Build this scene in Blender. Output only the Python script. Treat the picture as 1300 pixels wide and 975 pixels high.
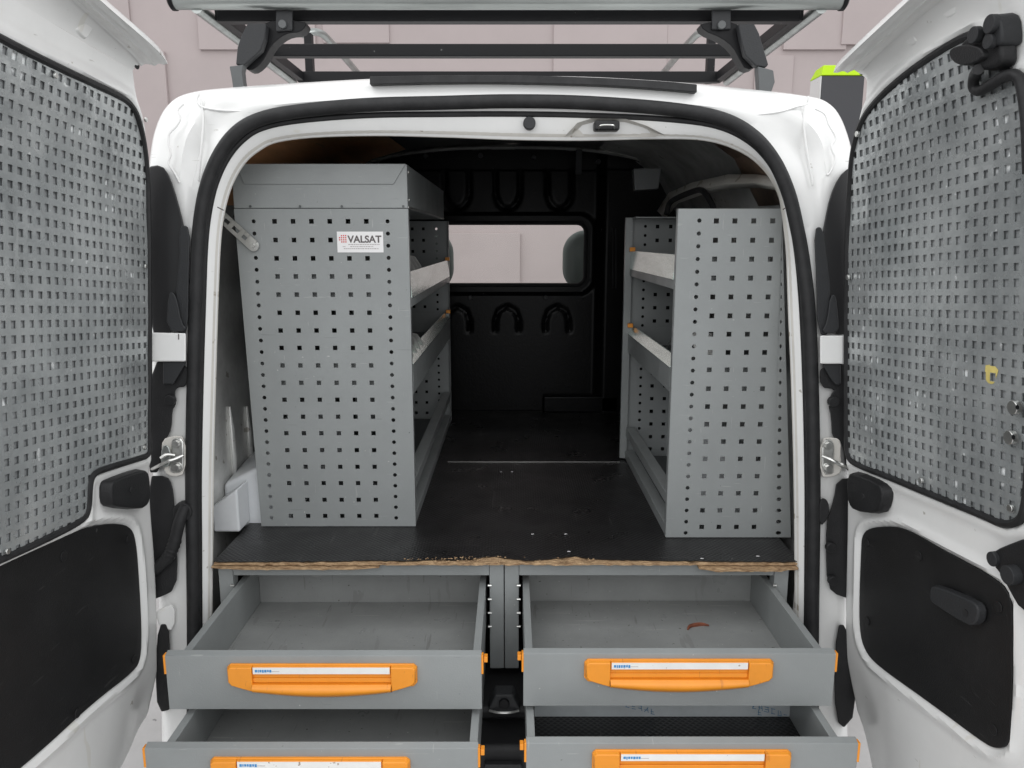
import bpy, math, random
from mathutils import Vector, noise
random.seed(7)
V = Vector
sc = bpy.context.scene
for o in list(bpy.data.objects): bpy.data.objects.remove(o)
C = bpy.data.collections.new("place"); sc.collection.children.link(C)

# ------------------------------------------------------------- camera
F0 = 973.0 / 1300.0
PITCH = math.radians(10.6)
cp, sp = math.cos(PITCH), math.sin(PITCH)
cam = bpy.data.cameras.new("camera"); cam.sensor_width = 36; cam.lens = 36 * F0
cam.clip_start = 0.02; cam.clip_end = 200
camo = bpy.data.objects.new("camera", cam); C.objects.link(camo)
camo.rotation_euler = (math.pi / 2 - PITCH, 0, 0)
sc.camera = camo
# ------------------------------------------------------------- world and lamps
w = bpy.data.worlds.new("World"); sc.world = w; w.use_nodes = True
bg = w.node_tree.nodes['Background']
bg.inputs[0].default_value = (0.97, 0.985, 1.0, 1); bg.inputs[1].default_value = 1.28
def area(name, loc, rot, sx, sy, power, col=(1, 1, 1)):
    l = bpy.data.lights.new(name, 'AREA'); l.shape = 'RECTANGLE'; l.size = sx; l.size_y = sy; l.energy = power; l.color = col
    o = bpy.data.objects.new(name, l); C.objects.link(o); o.location = loc; o.rotation_euler = rot
    return o
area('ceiling_lamp', (0.0, 0.45, 2.0), (math.radians(4), 0, 0), 3.0, 2.2, 8)
area('ceiling_lamp', (-0.3, 4.6, 2.5), (math.radians(25), 0, 0), 6.0, 1.6, 8)
for sx_ in (-1, 1): area('door_fill_light', (1.7*sx_, 0.85, 1.45), (0, math.radians(55)*sx_, 0), 1.2, 1.8, 15)  # unseen fill lights, added to brighten the inner door faces
area('front_fill_light', (0.0, -2.6, 1.5), (math.radians(64), 0, 0), 4.5, 2.0, 40)  # added fill from behind the camera for shelves and drawer fronts
sc.view_settings.view_transform = 'Standard'; sc.view_settings.look = 'None'
sc.view_settings.exposure = 0.0; sc.view_settings.gamma = 1.0

# ------------------------------------------------------------- measuring: a sight line to a real distance
def ray(px, py):
    u = (px - 650) / 973.0; v = (487.5 - py) / 973.0
    return V((u, v * sp + cp, v * cp - sp))
def P(px, py, Y): d = ray(px, py); return d * (Y / d.y)
def PZ(px, py, Z): d = ray(px, py); return d * (Z / d.z)
def PB(px, py, off=0.0):            # rear face of the body, leaning forward at the top
    d = ray(px, py); return d * ((1.578 + off) / (d.y - 0.09 * d.z))

# ------------------------------------------------------------- mesh helpers
class MB:
    def __init__(s): s.v = []; s.f = []
    def add(s, vs, fs):
        b = len(s.v); s.v += [V(p) for p in vs]; s.f += [tuple(b + i for i in f) for f in fs]; return s
    def box(s, x0, x1, y0, y1, z0, z1):
        x0, x1 = min(x0, x1), max(x0, x1); y0, y1 = min(y0, y1), max(y0, y1); z0, z1 = min(z0, z1), max(z0, z1)
        return s.add([(x0,y0,z0),(x1,y0,z0),(x1,y1,z0),(x0,y1,z0),(x0,y0,z1),(x1,y0,z1),(x1,y1,z1),(x0,y1,z1)],
              [(0,3,2,1),(4,5,6,7),(0,1,5,4),(1,2,6,5),(2,3,7,6),(3,0,4,7)])
    def prism(s, bot, top):
        n = len(bot)
        return s.add(list(bot) + list(top), [tuple(range(n))[::-1], tuple(range(n, 2*n))] + [(i, (i+1) % n, n+(i+1) % n, n+i) for i in range(n)])
    def ext(s, pts, vec): vec = V(vec); return s.prism(pts, [V(p) + vec for p in pts])
    def loft(s, rows, closed=False):
        b = len(s.v); n = len(rows[0])
        for r in rows: s.v += [V(p) for p in r]
        for i in range(len(rows) - 1):
            for j in range(n if closed else n - 1):
                k = (j + 1) % n
                s.f.append((b+i*n+j, b+i*n+k, b+(i+1)*n+k, b+(i+1)*n+j))
        return s
    def tube(s, pts, r, n=10, closed=False, flat=None, caps=True):
        pts = [V(p) for p in pts]; m = len(pts); rows = []
        up = V((0, 0, 1)); prev = None
        for i, p in enumerate(pts):
            a = pts[(i-1) % m] if (closed or i > 0) else p; c = pts[(i+1) % m] if (closed or i < m-1) else p
            t = (c - a).normalized()
            if prev is None:
                h = V((0,0,1)) if abs(t.z) < .9 else V((0,1,0))
                nn = (h - t * h.dot(t)).normalized()
            else: nn = (prev - t * prev.dot(t)).normalized()
            prev = nn; bb = t.cross(nn)
            rr = r[i] if isinstance(r, (list, tuple)) else r
            rows.append([p + nn*math.cos(2*math.pi*k/n)*rr + bb*math.sin(2*math.pi*k/n)*rr for k in range(n)])
        b = len(s.v)
        s.loft(rows + ([rows[0]] if closed else []), closed=True)
        if not closed and caps:
            s.f.append(tuple(b + k for k in range(n))[::-1]); s.f.append(tuple(b + (m-1)*n + k for k in range(n)))
        return s
    def cyl(s, a, b, r, n=16, r2=None): return s.tube([a, b], [r, r if r2 is None else r2], n)
    def build(s, name, mat, parent=None, smooth=True, bevel=0, solid=0, off=0, seg=2):
        me = bpy.data.meshes.new(name); me.from_pydata([tuple(p) for p in s.v], [], s.f); me.materials.append(mat)
        o = bpy.data.objects.new(name, me); C.objects.link(o)
        if parent: o.parent = parent
        if smooth:
            for p in me.polygons: p.use_smooth = True
            try: me.set_sharp_from_angle(angle=math.radians(38))
            except Exception: pass
        if solid:
            m = o.modifiers.new('s', 'SOLIDIFY'); m.thickness = solid; m.offset = off
        if bevel:
            m = o.modifiers.new('b', 'BEVEL'); m.width = bevel; m.segments = seg; m.limit_method = 'ANGLE'; m.angle_limit = math.radians(40)
            m.harden_normals = True
        return o
def empty(name, label, cat, group=None, loc=(0, 0, 0)):
    o = bpy.data.objects.new(name, None); C.objects.link(o); o.empty_display_size = .05
    o['label'] = label; o['category'] = cat
    if group: o['group'] = group
    return o
def tag(o, label, cat, group=None):
    o['label'] = label; o['category'] = cat
    if group: o['group'] = group
    return o
def struct(o): o['kind'] = 'structure'; return o
def spline(pts, k=5, closed=False):
    n = len(pts); out = []
    pts = [V(p) for p in pts]
    for i in range(n if closed else n - 1):
        p0 = pts[(i-1) % n] if (closed or i > 0) else pts[i]*2 - pts[i+1]
        p1 = pts[i]; p2 = pts[(i+1) % n]
        p3 = pts[(i+2) % n] if (closed or i < n-2) else p2*2 - p1
        for j in range(k):
            t = j / k
            out.append(0.5*((2*p1) + (p2-p0)*t + (2*p0-5*p1+4*p2-p3)*t*t + (3*p1-p0-3*p2+p3)*t**3))
    if not closed: out.append(pts[-1])
    return out
def chaikin(pts, it=2, closed=True):
    pts = [V(p) for p in pts]
    for _ in range(it):
        out = []
        n = len(pts)
        for i in range(n):
            a = pts[i]; b = pts[(i+1) % n]
            out += [a*.75 + b*.25, a*.25 + b*.75]
        pts = out
    return pts
def rrect(x0, x1, y0, y1, r, n=5):
    out = []
    for cx, cy, a0 in ((x1-r, y1-r, 0), (x0+r, y1-r, 90), (x0+r, y0+r, 180), (x1-r, y0+r, 270)):
        for i in range(n+1):
            a = math.radians(a0 + 90*i/n); out.append((cx + r*math.cos(a), cy + r*math.sin(a)))
    return out
def lerp(a, b, t): return a + (b - a) * t
def interp(tab, x):
    if x <= tab[0][0]: return tab[0][1]
    for (a, p), (b, q) in zip(tab, tab[1:]):
        if x <= b: return p + (q - p) * (x - a) / (b - a)
    return tab[-1][1]

# ------------------------------------------------------------- materials
def mat(name, col, rough=.5, metal=0, var=0.0, vscale=6, bump=0.0, bscale=60, coat=0, spec=.5, col2=None, rvar=0.0, speck=None, detail=6, trans=0, stretch=None, scratch=None):
    m = bpy.data.materials.new(name); m.use_nodes = True; nt = m.node_tree; N = nt.nodes; L = nt.links
    b = N['Principled BSDF']; b.inputs['Base Color'].default_value = (*col, 1); b.inputs['Roughness'].default_value = rough
    b.inputs['Metallic'].default_value = metal; b.inputs['Coat Weight'].default_value = coat; b.inputs['Coat Roughness'].default_value = .08
    b.inputs['Specular IOR Level'].default_value = spec
    tc = N.new('ShaderNodeTexCoord'); src = tc.outputs['Object']
    if stretch:
        mp = N.new('ShaderNodeMapping'); mp.inputs['Scale'].default_value = stretch; L.new(src, mp.inputs[0]); src = mp.outputs[0]
    out = None
    if var or col2:
        n = N.new('ShaderNodeTexNoise'); n.inputs['Scale'].default_value = vscale; n.inputs['Detail'].default_value = detail; n.inputs['Roughness'].default_value = .65
        L.new(src, n.inputs['Vector'])
        r = N.new('ShaderNodeValToRGB'); L.new(n.outputs['Fac'], r.inputs[0])
        c2 = col2 or tuple(c*(1-var) for c in col); c1 = col if col2 else tuple(min(1, c*(1+var*.6)) for c in col)
        r.color_ramp.elements[0].position = .33; r.color_ramp.elements[0].color = (*c2, 1)
        r.color_ramp.elements[1].position = .67; r.color_ramp.elements[1].color = (*c1, 1)
        out = r.outputs[0]
        if rvar:
            mr = N.new('ShaderNodeMapRange'); mr.inputs['To Min'].default_value = max(.02, rough-rvar); mr.inputs['To Max'].default_value = min(1, rough+rvar)
            n3 = N.new('ShaderNodeTexNoise'); n3.inputs['Scale'].default_value = vscale*2.3; n3.inputs['Detail'].default_value = 8; L.new(src, n3.inputs['Vector'])
            mr.inputs['From Min'].default_value = .3; mr.inputs['From Max'].default_value = .7
            L.new(n3.outputs['Fac'], mr.inputs['Value']); L.new(mr.outputs[0], b.inputs['Roughness'])
    if speck:                                  # (scale, threshold, colour): small marks, dirt, scuffs and painted glints
        for (ss, th, cc) in speck:
            n2 = N.new('ShaderNodeTexNoise'); n2.inputs['Scale'].default_value = ss; n2.inputs['Detail'].default_value = 3; L.new(src, n2.inputs['Vector'])
            r2 = N.new('ShaderNodeValToRGB'); r2.color_ramp.elements[0].position = th; r2.color_ramp.elements[1].position = th + .03
            L.new(n2.outputs['Fac'], r2.inputs[0])
            mx = N.new('ShaderNodeMixRGB'); L.new(r2.outputs[0], mx.inputs[0])
            if out: L.new(out, mx.inputs[1])
            else: mx.inputs[1].default_value = (*col, 1)
            mx.inputs[2].default_value = (*cc, 1); out = mx.outputs[0]
    for (vec, rot, th, cc, amt) in (scratch or []):      # long thin marks
        mp2 = N.new('ShaderNodeMapping'); mp2.inputs['Scale'].default_value = vec; mp2.inputs['Rotation'].default_value = rot; L.new(tc.outputs['Object'], mp2.inputs[0])
        n2 = N.new('ShaderNodeTexNoise'); n2.inputs['Scale'].default_value = 1; n2.inputs['Detail'].default_value = 2; L.new(mp2.outputs[0], n2.inputs['Vector'])
        r2 = N.new('ShaderNodeValToRGB'); r2.color_ramp.elements[0].position = th; r2.color_ramp.elements[1].position = th + .02; r2.color_ramp.elements[1].color = (amt, amt, amt, 1)
        L.new(n2.outputs['Fac'], r2.inputs[0]); mx = N.new('ShaderNodeMixRGB'); L.new(r2.outputs[0], mx.inputs[0])
        if out: L.new(out, mx.inputs[1])
        else: mx.inputs[1].default_value = (*col, 1)
        mx.inputs[2].default_value = (*cc, 1); out = mx.outputs[0]
    if out: L.new(out, b.inputs['Base Color'])
    if bump:
        n = N.new('ShaderNodeTexNoise'); n.inputs['Scale'].default_value = bscale; n.inputs['Detail'].default_value = 4
        L.new(src, n.inputs['Vector'])
        bp = N.new('ShaderNodeBump'); bp.inputs['Strength'].default_value = bump; bp.inputs['Distance'].default_value = .002
        L.new(n.outputs['Fac'], bp.inputs['Height']); L.new(bp.outputs[0], b.inputs['Normal'])
    return m
M = {}
M['white'] = mat('white_paint', (.76, .76, .75), .24, scratch=[((10, 30, 190), (.5, .3, 0), .745, (.42, .41, .38), .6), ((10, 25, 7), (0, 0, .2), .70, (.66, .64, .58), .5)], var=.05, vscale=5, coat=.2, bump=.12, bscale=6, speck=[(38, .715, (.45, .43, .39))])
M['white_in'] = mat('white_inner_paint', (.62, .60, .56), .4, var=.12, vscale=7, speck=[(30, .66, (.35, .31, .26))])
M['inner_metal'] = mat('primed_steel', (.74, .74, .72), .24, metal=.45, var=.35, vscale=4, speck=[(25, .68, (.4, .38, .35))])
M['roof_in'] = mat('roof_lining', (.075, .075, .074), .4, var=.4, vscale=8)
M['brown'] = mat('brown_board', (.80, .43, .22), .3, var=.4, vscale=5, stretch=(1, .25, 3), speck=[(14, .66, (.45, .27, .15))])
M['arch'] = mat('arch_paint', (.70, .72, .74), .35, var=.08, speck=[(30, .70, (.4, .38, .35))])
M['rubber'] = mat('rubber', (.022, .022, .023), .52, bump=.3, bscale=120, var=.3, vscale=30, spec=.25)
M['plastic'] = mat('black_plastic', (.018, .018, .019), .42, bump=.35, bscale=400, var=.2, vscale=20, spec=.25)
M['plastic2'] = mat('dark_grey_plastic', (.028, .029, .031), .45, bump=.3, bscale=300, spec=.25)
M['lining'] = mat('door_lining', (.014, .014, .0145), .42, scratch=[((9, 12, 110), (.7, 0, 0), .70, (.035, .035, .035), .7)], bump=.3, bscale=500, var=.25, vscale=7, speck=[(70, .74, (.05, .05, .05))], spec=.25)
M['grey'] = mat('grey_powder_coat', (.268, .282, .282), .36, var=.09, vscale=4, bump=.2, bscale=500, rvar=.08, scratch=[((14, 14, 260), (0, .9, 0), .735, (.42, .43, .42), .5), ((260, 14, 18), (0, .25, 0), .745, (.45, .45, .44), .45), ((9, 9, 150), (0, -.5, 0), .735, (.17, .18, .18), .5)], speck=[(90, .745, (.5, .5, .49)), (110, .755, (.13, .14, .14))])
M['grey_worn'] = mat('worn_grey_tray', (.265, .272, .268), .40, var=.15, vscale=5, bump=.2, bscale=200, rvar=.14, detail=9, speck=[(130, .70, (.09, .09, .08)), (160, .73, (.5, .5, .48))], scratch=[((6, 120, 6), (0, 0, .3), .69, (.38, .38, .37), .6), ((120, 8, 8), (0, 0, -.5), .70, (.17, .17, .165), .6), ((40, 7, 7), (0, 0, .15), .68, (.20, .2, .195), .5)])
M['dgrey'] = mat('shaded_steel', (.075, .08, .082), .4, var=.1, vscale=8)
M['galv'] = mat('galvanised_sheet', (.56, .58, .58), .27, metal=.5, col2=(.31, .33, .335), vscale=6, bump=.75, bscale=36, rvar=.14, detail=10, speck=[(48, .715, (.8, .82, .82))], scratch=[((5, 22, 7), (.2, 0, 0), .70, (.62, .64, .64), .35)])  # pale specks paint in sparkles of the metal
M['galv_pipe'] = mat('galvanised_pipe', (.36, .38, .37), .32, metal=.85, var=.22, vscale=9, stretch=(.3, 3, 3), bump=.15, bscale=60)
M['alu'] = mat('aluminium', (.74, .84, .79), .16, metal=.7, var=.2, vscale=5, stretch=(3, 1.4, 9), bump=.2, bscale=40)
M['bin'] = mat('grey_divider', (.36, .35, .34), .4, metal=.4, var=.2, vscale=15)
M['backing'] = mat('window_blanking', (.36, .37, .375), .18, col2=(.20, .21, .215), vscale=6, bump=.5, bscale=25, speck=[(13, .635, (.8, .82, .82))])  # white specks paint in the shine seen in the holes
M['bin_light'] = mat('film_covered_sheet', (.58, .62, .64), .25, var=.15, vscale=8)
M['zinc'] = mat('zinc', (.62, .62, .6), .28, metal=.9, var=.15, vscale=40)
M['steel_dark'] = mat('rack_black', (.010, .010, .011), .42, bump=.1, bscale=200, speck=[(70, .74, (.12, .12, .12))], spec=.15)
M['bulk'] = mat('bulkhead_black', (.004, .004, .0045), .30, bump=.25, bscale=150, var=.35, vscale=5, speck=[(60, .75, (.12, .12, .12))], spec=.12)
M['bulk_top'] = mat('bulkhead_trim', (.02, .02, .02), .5, var=.2)
M['board'] = None
M['ply'] = mat('splintered_plywood', (.58, .40, .23), .8, col2=(.20, .11, .055), vscale=60, bump=1.0, bscale=140, stretch=(1, 3, 4), speck=[(90, .66, (.55, .38, .2))])
M['orange'] = mat('orange_plastic', (.82, .295, .022), .34, scratch=[((150, 20, 30), (0, .3, 0), .70, (.5, .17, .03), .5)], var=.06, vscale=20, spec=.5, speck=[(120, .74, (.45, .14, .02))])
M['label'] = mat('white_label', (.78, .78, .76), .35, var=.05, vscale=30, speck=[(90, .69, (.35, .28, .22))])
M['sticker'] = mat('sticker', (.80, .79, .79), .3)
M['blue'] = mat('blue_ink', (.05, .25, .55), .5)
M['bluef'] = mat('blue_film_print', (.07, .20, .36), .5)
M['red'] = mat('red_print', (.62, .05, .05), .5)
M['ink'] = mat('grey_print', (.10, .085, .085), .5)
M['ink2'] = mat('fine_print', (.40, .36, .36), .5)
M['lime'] = mat('lime_paint', (.55, .86, .0), .4)
M['post'] = mat('post_grey', (.045, .045, .05), .4)
M['pink'] = mat('pink_plaster', (.46, .395, .388), .75, var=.07, vscale=.9, bump=.25, bscale=30)
M['floor'] = mat('workshop_floor', (.46, .455, .45), .35, var=.14, vscale=3, speck=[(22, .69, (.2, .2, .2))])
M['seat'] = mat('seat_fabric', (.13, .15, .14), .8, bump=.3, bscale=300)
M['scrap'] = mat('rusty_scrap', (.23, .07, .035), .7, var=.4, vscale=40)
M['yellow'] = mat('yellow_overspray', (.62, .51, .17), .4, var=.2, vscale=40)
M['lamp'] = mat('tail_lamp_plastic', (.012, .012, .013), .38, spec=.4)
def glass_mat():
    m = bpy.data.materials.new('glass'); m.use_nodes = True; nt = m.node_tree; nt.nodes.clear()
    o = nt.nodes.new('ShaderNodeOutputMaterial'); mx = nt.nodes.new('ShaderNodeMixShader'); t = nt.nodes.new('ShaderNodeBsdfTransparent'); g = nt.nodes.new('ShaderNodeBsdfGlossy')
    g.inputs['Roughness'].default_value = .03; t.inputs[0].default_value = (.985, .99, .985, 1); f = nt.nodes.new('ShaderNodeFresnel'); f.inputs[0].default_value = 1.15
    nt.links.new(f.outputs[0], mx.inputs[0]); nt.links.new(t.outputs[0], mx.inputs[1]); nt.links.new(g.outputs[0], mx.inputs[2]); nt.links.new(mx.outputs[0], o.inputs[0])
    return m
M['glass'] = glass_mat()
def board_mat():                      # black film-faced plywood with a pressed anti-slip net
    m = mat('film_faced_plywood', (.017, .0165, .017), .34, var=.4, vscale=5, rvar=.1, speck=[(150, .755, (.3, .29, .27))], scratch=[((90, 5, 5), (0, 0, .2), .70, (.07, .068, .065), .5), ((6, 110, 6), (0, 0, .6), .70, (.06, .058, .055), .5)])
    nt = m.node_tree; N = nt.nodes; L = nt.links; b = N['Principled BSDF']
    tc = N.new('ShaderNodeTexCoord'); mp = N.new('ShaderNodeMapping'); mp.inputs['Rotation'].default_value = (0, 0, math.radians(45)); L.new(tc.outputs['Object'], mp.inputs[0])
    w1 = N.new('ShaderNodeTexWave'); w1.bands_direction = 'X'; w1.inputs['Scale'].default_value = 34; L.new(mp.outputs[0], w1.inputs[0])
    w2 = N.new('ShaderNodeTexWave'); w2.bands_direction = 'Y'; w2.inputs['Scale'].default_value = 34; L.new(mp.outputs[0], w2.inputs[0])
    mm = N.new('ShaderNodeMath'); mm.operation = 'MAXIMUM'; L.new(w1.outputs['Fac'], mm.inputs[0]); L.new(w2.outputs['Fac'], mm.inputs[1])
    bp = N.new('ShaderNodeBump'); bp.inputs['Strength'].default_value = .5; bp.inputs['Distance'].default_value = .0015
    L.new(mm.outputs[0], bp.inputs['Height']); L.new(bp.outputs[0], b.inputs['Normal'])
    return m
M['board'] = board_mat()

# ============================================================= the room
GZ = -1.56
mb = MB(); mb.add([(-14, -10, GZ), (14, -10, GZ), (14, 14, GZ), (-14, 14, GZ)], [(0, 1, 2, 3)])
struct(mb.build('floor', M['floor'], smooth=False))
WY = 7.0
wall = struct(MB().box(-14, 14, WY + .03, WY + .2, GZ, 5.2).build('back_wall', M['pink'], smooth=False))
for (a, b, c, d, th) in ((20, 172, -60, 120, .02), (60, 229, 65, 330, .035), (243, 401, -80, 63, .035), (404, 494, -80, 54, .02), (704, 846, -80, 92, .025),
                         (500, 660, 296, 470, .035), 
                         (852, 925, -80, 60, .02), (1002, 1074, -60, 63, .035), (1077, 1200, -80, 57, .05), (960, 998, 70, 240, .02), (850, 900, 110, 200, .02), (1100, 1300, 65, 300, .03), (-100, 15, -100, 300, .03)):
    p = P(a, c, WY); q = P(b, d, WY)
    MB().box(p.x, q.x, WY + .03 - th, WY + .029, p.z, q.z).build('wall_panel', M['pink'], wall, smooth=False, bevel=.004)

# lime topped post far behind on the right
post = empty('equipment_post', 'dark grey post with lime green cap standing behind the van on the right', 'post')
a = P(1044, 96, 4.6); b = P(1098, 96, 4.6)
MB().box(a.x, b.x, 4.6, 4.76, GZ + .001, a.z).build('column', M['post'], post, bevel=.004)
MB().box(a.x - .006, a.x - .001, 4.602, 4.762, GZ + .001, a.z).build('side_cover', M['white'], post, bevel=.004)
t = P(1044, 83, 4.6).z
MB().prism([(a.x-.008, 4.595, a.z+.001), (b.x+.005, 4.595, a.z+.001), (b.x+.005, 4.77, a.z+.001), (a.x-.008, 4.77, a.z+.001)],
           [(a.x-.0, 4.592, t), (b.x+.002, 4.592, t), (b.x+.002, 4.73, t+.0), (a.x+.01, 4.73, t+.0)]).build('cap', M['lime'], post, bevel=.004)

# ============================================================= the van
van = empty('panel_van', 'white panel van seen from behind with both rear doors wide open', 'van')
ST = [ # inner flange edge, seal, crease, silhouette
 ((268,985),(246,985),(224,985),(206,985)), ((268,820),(247,810),(223,810),(204,820)), ((269,700),(246,700),(222,700),(198,700)), ((270,600),(245,600),(221,600),(194,600)),
 ((273,480),(247,480),(222,480),(190,480)), ((276,380),(250,380),(225,380),(189,380)), ((279,310),(252,320),(230,320),(188,310)),
 ((284,270),(256,275),(230,268),(188,250)), ((294,235),(264,235),(229,222),(190,205)), ((310,207),(278,200),(236,178),(197,165)),
 ((330,190),(298,172),(252,150),(212,135)), ((352,180),(325,154),(280,130),(238,119)), ((400,174),(370,143),(340,119),(300,111)),
 ((480,172),(460,134),(460,114),(460,101)), ((570,174),(560,131),(560,112),(560,98)), ((650,177),(650,129),(650,110),(650,97)),
 ((740,178),(745,131),(745,112),(745,98)), ((830,176),(850,139),(850,119),(850,104)), ((895,178),(915,151),(935,124),(945,113)),
 ((940,192),(955,173),(990,138),(1015,121)), ((970,215),(982,205),(1024,155),(1050,130)), ((988,245),(1000,245),(1044,185),(1070,155)),
 ((994,275),(1011,290),(1048,235),(1084,205)), ((999,320),(1019,335),(1046,280),(1087,260)), ((1002,400),(1026,400),(1048,380),(1087,380)),
 ((1006,500),(1030,500),(1052,500),(1085,500)), ((1009,620),(1032,620),(1053,620),(1082,620)), ((1010,740),(1031,720),(1053,720),(1078,740)),
 ((1010,850),(1030,830),(1053,830),(1076,850)), ((1010,985),(1030,985),(1053,985),(1076,985))]
cx, cz = -.02, -.35
Fr = spline([PB(*s[0], .035) for s in ST], 6)
Sr = spline([PB(*s[1], .004) for s in ST], 6)
Mr = spline([PB(*s[2], .012) for s in ST], 6)
Or = spline([PB(*s[3], .050) for s in ST], 6)
def grow(p, k, dy):
    return V((cx + (p.x - cx)*k, p.y + dy, cz + (p.z - cz)*k))
rows = []
rows.append([grow(p, 1.01, .022) for p in Fr]); rows.append(Fr)
rows.append([lerp(a, b, .3) + V((0, -.006, 0)) for a, b in zip(Fr, Sr)])
rows.append(Sr)
rows.append([lerp(a, b, .25) + V((0, .006, 0)) for a, b in zip(Sr, Mr)])
def shoulder(a, b, t, i):
    p = lerp(a, b, t)
    n = noise.noise(V((p.x*9, p.z*9, 1.3))) * .010
    s = .7*max(0, 1 - abs(abs(p.x+.02) - .63)/.14) * max(0, 1 - abs(p.z - .18)/.16)
    return p + V((0, .028*s*math.sin(math.pi*min(1, t*1.1)) + n*.5*s, 0))
for t in (.25, .5, .75, 1.0): rows.append([shoulder(lerp(a, b, .25), b, t, i) for i, (a, b) in enumerate(zip(Sr, Mr))])
for t in (.2, .4, .6, .8, .92): rows.append([shoulder(a, b, t, i) + V((0, -.014*math.sin(math.pi*t), 0)) for i, (a, b) in enumerate(zip(Mr, Or))])
rows.append(Or)
rows.append([grow(p, 1.004, .01) for p in Or]); rows.append([grow(p, 1.015, .06) for p in Or]); rows.append([grow(p, 1.05, .5) for p in Or]); rows.append([grow(p, 1.07, 1.6) for p in Or])
MB().loft(rows).build('body_shell', M['white'], van)
# inner face of the frame (dirtier, off-white)
inn = [[lerp(a, b, .45) + V((0, -.0045, 0)) for a, b in zip(Fr, Sr)], [lerp(a, b, .10) + V((0, -.003, 0)) for a, b in zip(Fr, Sr)], [grow(p, .9985, .004) for p in Fr], [grow(p, 1.01, .02) for p in Fr], [grow(p, 1.04, .06) for p in Fr], [grow(p, 1.07, .12) for p in Fr]]
MB().loft(inn).build('inner_flange', M['white_in'], van)
# seal
MB().tube([p + V((0, -.004, 0)) for p in Sr], .0138, 12).build('door_seal', M['rubber'], van)
MB().tube([lerp(p, f, .32) + V((0, -.001, 0)) for p, f in zip(Sr, Fr)], .006, 8).build('seal_lip', M['rubber'], van)
# seam lines on the shoulders (sealer beads)
for pts in ([(253,118),(250,128),(257,136),(280,140),(300,141),(325,143)], [(233,132),(226,140),(229,150),(224,160),(215,170),(214,182),(217,195),(214,207),(222,220),(228,232)],
            [(1047,205),(1050,222),(1057,213),(1060,200),(1055,186),(1061,175),(1052,158),(1047,145),(1035,138)], [(1026,122),(1025,132),(1010,136),(990,142),(960,146)],
            [(254,120),(258,150),(256,185),(252,230)], [(1024,126),(1020,150),(1024,190),(1032,235)]):
    MB().tube(spline([PB(x, y, .012 + .0) for x, y in pts], 5), .0022, 6).build('seam_bead', M['white'], van)
for pts in ([(276,263),(284,267)], [(1000,262),(994,266)]):
    MB().tube([PB(*pts[0], -.0), PB(*pts[1], .0)], .0012, 5).build('flange_joint', M['ink'], van)
# black strip over the opening
mb = MB(); top = spline([PB(x, y, .0) for x, y in ((470,99),(560,97.5),(650,97.5),(760,100.5),(840,105),(884,109))], 6); bot = spline([PB(x, y, .0) for x, y in ((470,108),(560,106),(650,106),(760,109),(840,114),(884,118))], 6)
mb.loft([[p + V((0, .03, 0)) for p in top], [p + V((0,-.006,.002)) for p in top], [p + V((0,-.006,0)) for p in bot], [p + V((0,.03,0)) for p in bot]])
mb.f.append(tuple(i*len(top) for i in range(4))); mb.f.append(tuple(i*len(top)+len(top)-1 for i in range(4))[::-1])
mb.build('rubber_strip', M['rubber'], van, bevel=.0015)
# header plug and striker
c = PB(672, 157, .015)
MB().cyl(c + V((0, -.012, 0)), c + V((0, .012, 0)), .0125, 24).build('header_plug', M['plastic2'], van, bevel=.002)
mb = MB(); pts = [(716,174),(733,156),(752,150),(795,151),(822,160),(845,172)]
mb.loft([[PB(x, y, -.001) for x, y in pts], [PB(lerp(x, 780, .14), lerp(y, 166, .35), .02) for x, y in pts], [PB(lerp(x, 780, .2), 174, .03) for x, y in pts]])
mb.build('striker_recess', M['white_in'], van)
MB().box(PB(754,158,0).x, PB(786,158,0).x, PB(770,158,0).y - .012, PB(770,158,0).y + .02, PB(770,166,0).z, PB(770,154,0).z).build('upper_striker', M['plastic'], van, bevel=.004)
a, b = PB(760, 160, -.012), PB(780, 160, -.012)
MB().tube(spline([a + V((0,0,-.005)), a + V((.004,-.01,0)), b + V((-.004,-.01,0)), b + V((0,0,-.005))], 4), .0016, 6).build('striker_loop', M['zinc'], van)

def bplate(name, pts, m, o0, o1, parent=van, rnd=1, bevel=.003):
    pts = [(p.x, p.y) for p in chaikin([V((x, y, 0)) for x, y in pts], rnd)] if rnd else pts
    return MB().prism([PB(x, y, o0) for x, y in pts], [PB(x, y, o1) for x, y in pts]).build(name, m, parent, bevel=bevel)
# ---- left jamb
bplate('tail_lamp', [(185,212),(205,209),(216,224),(226,255),(233,283),(236,300),(226,425),(185,425)], M['lamp'], .03, -.004)
bplate('pillar_trim', [(227,285),(242,288),(240,345),(239,425),(224,425),(222,380),(228,330)], M['plastic2'], .02, -.010)
bplate('trim_wedge', [(214,371),(221,371),(226,385),(230,408),(239,421),(211,421)], M['plastic2'], 0, -.020, rnd=1)
bplate('lamp_bracket', [(186,422),(236,423),(236,459),(186,459)], M['white'], .02, -.026, rnd=0)
bplate('bracket_slot', [(226,424),(227.5,424),(227.5,431),(226,431)], M['ink'], -.02, -.0267, rnd=0, bevel=0)
bplate('trim_wedge', [(207,459),(237,459),(235,463),(220,488),(207,488)], M['plastic2'], 0, -.018, rnd=0)
bplate('wire_cover', [(186,459),(239,459),(238,491),(224,492),(222,500),(224,508),(223,515),(219,520),(218,545),(212,556),(206,560),(204,600),(186,600)], M['plastic'], .02, -.006)
bplate('wire_cover', [(186,604),(212,604),(219,615),(222,640),(222,690),(226,700),(224,748),(200,760),(186,762)], M['plastic'], .02, -.004)
bplate('lower_trim', [(201,792),(214,792),(216,830),(220,900),(200,905),(197,850)], M['plastic'], .02, -.008)
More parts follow.
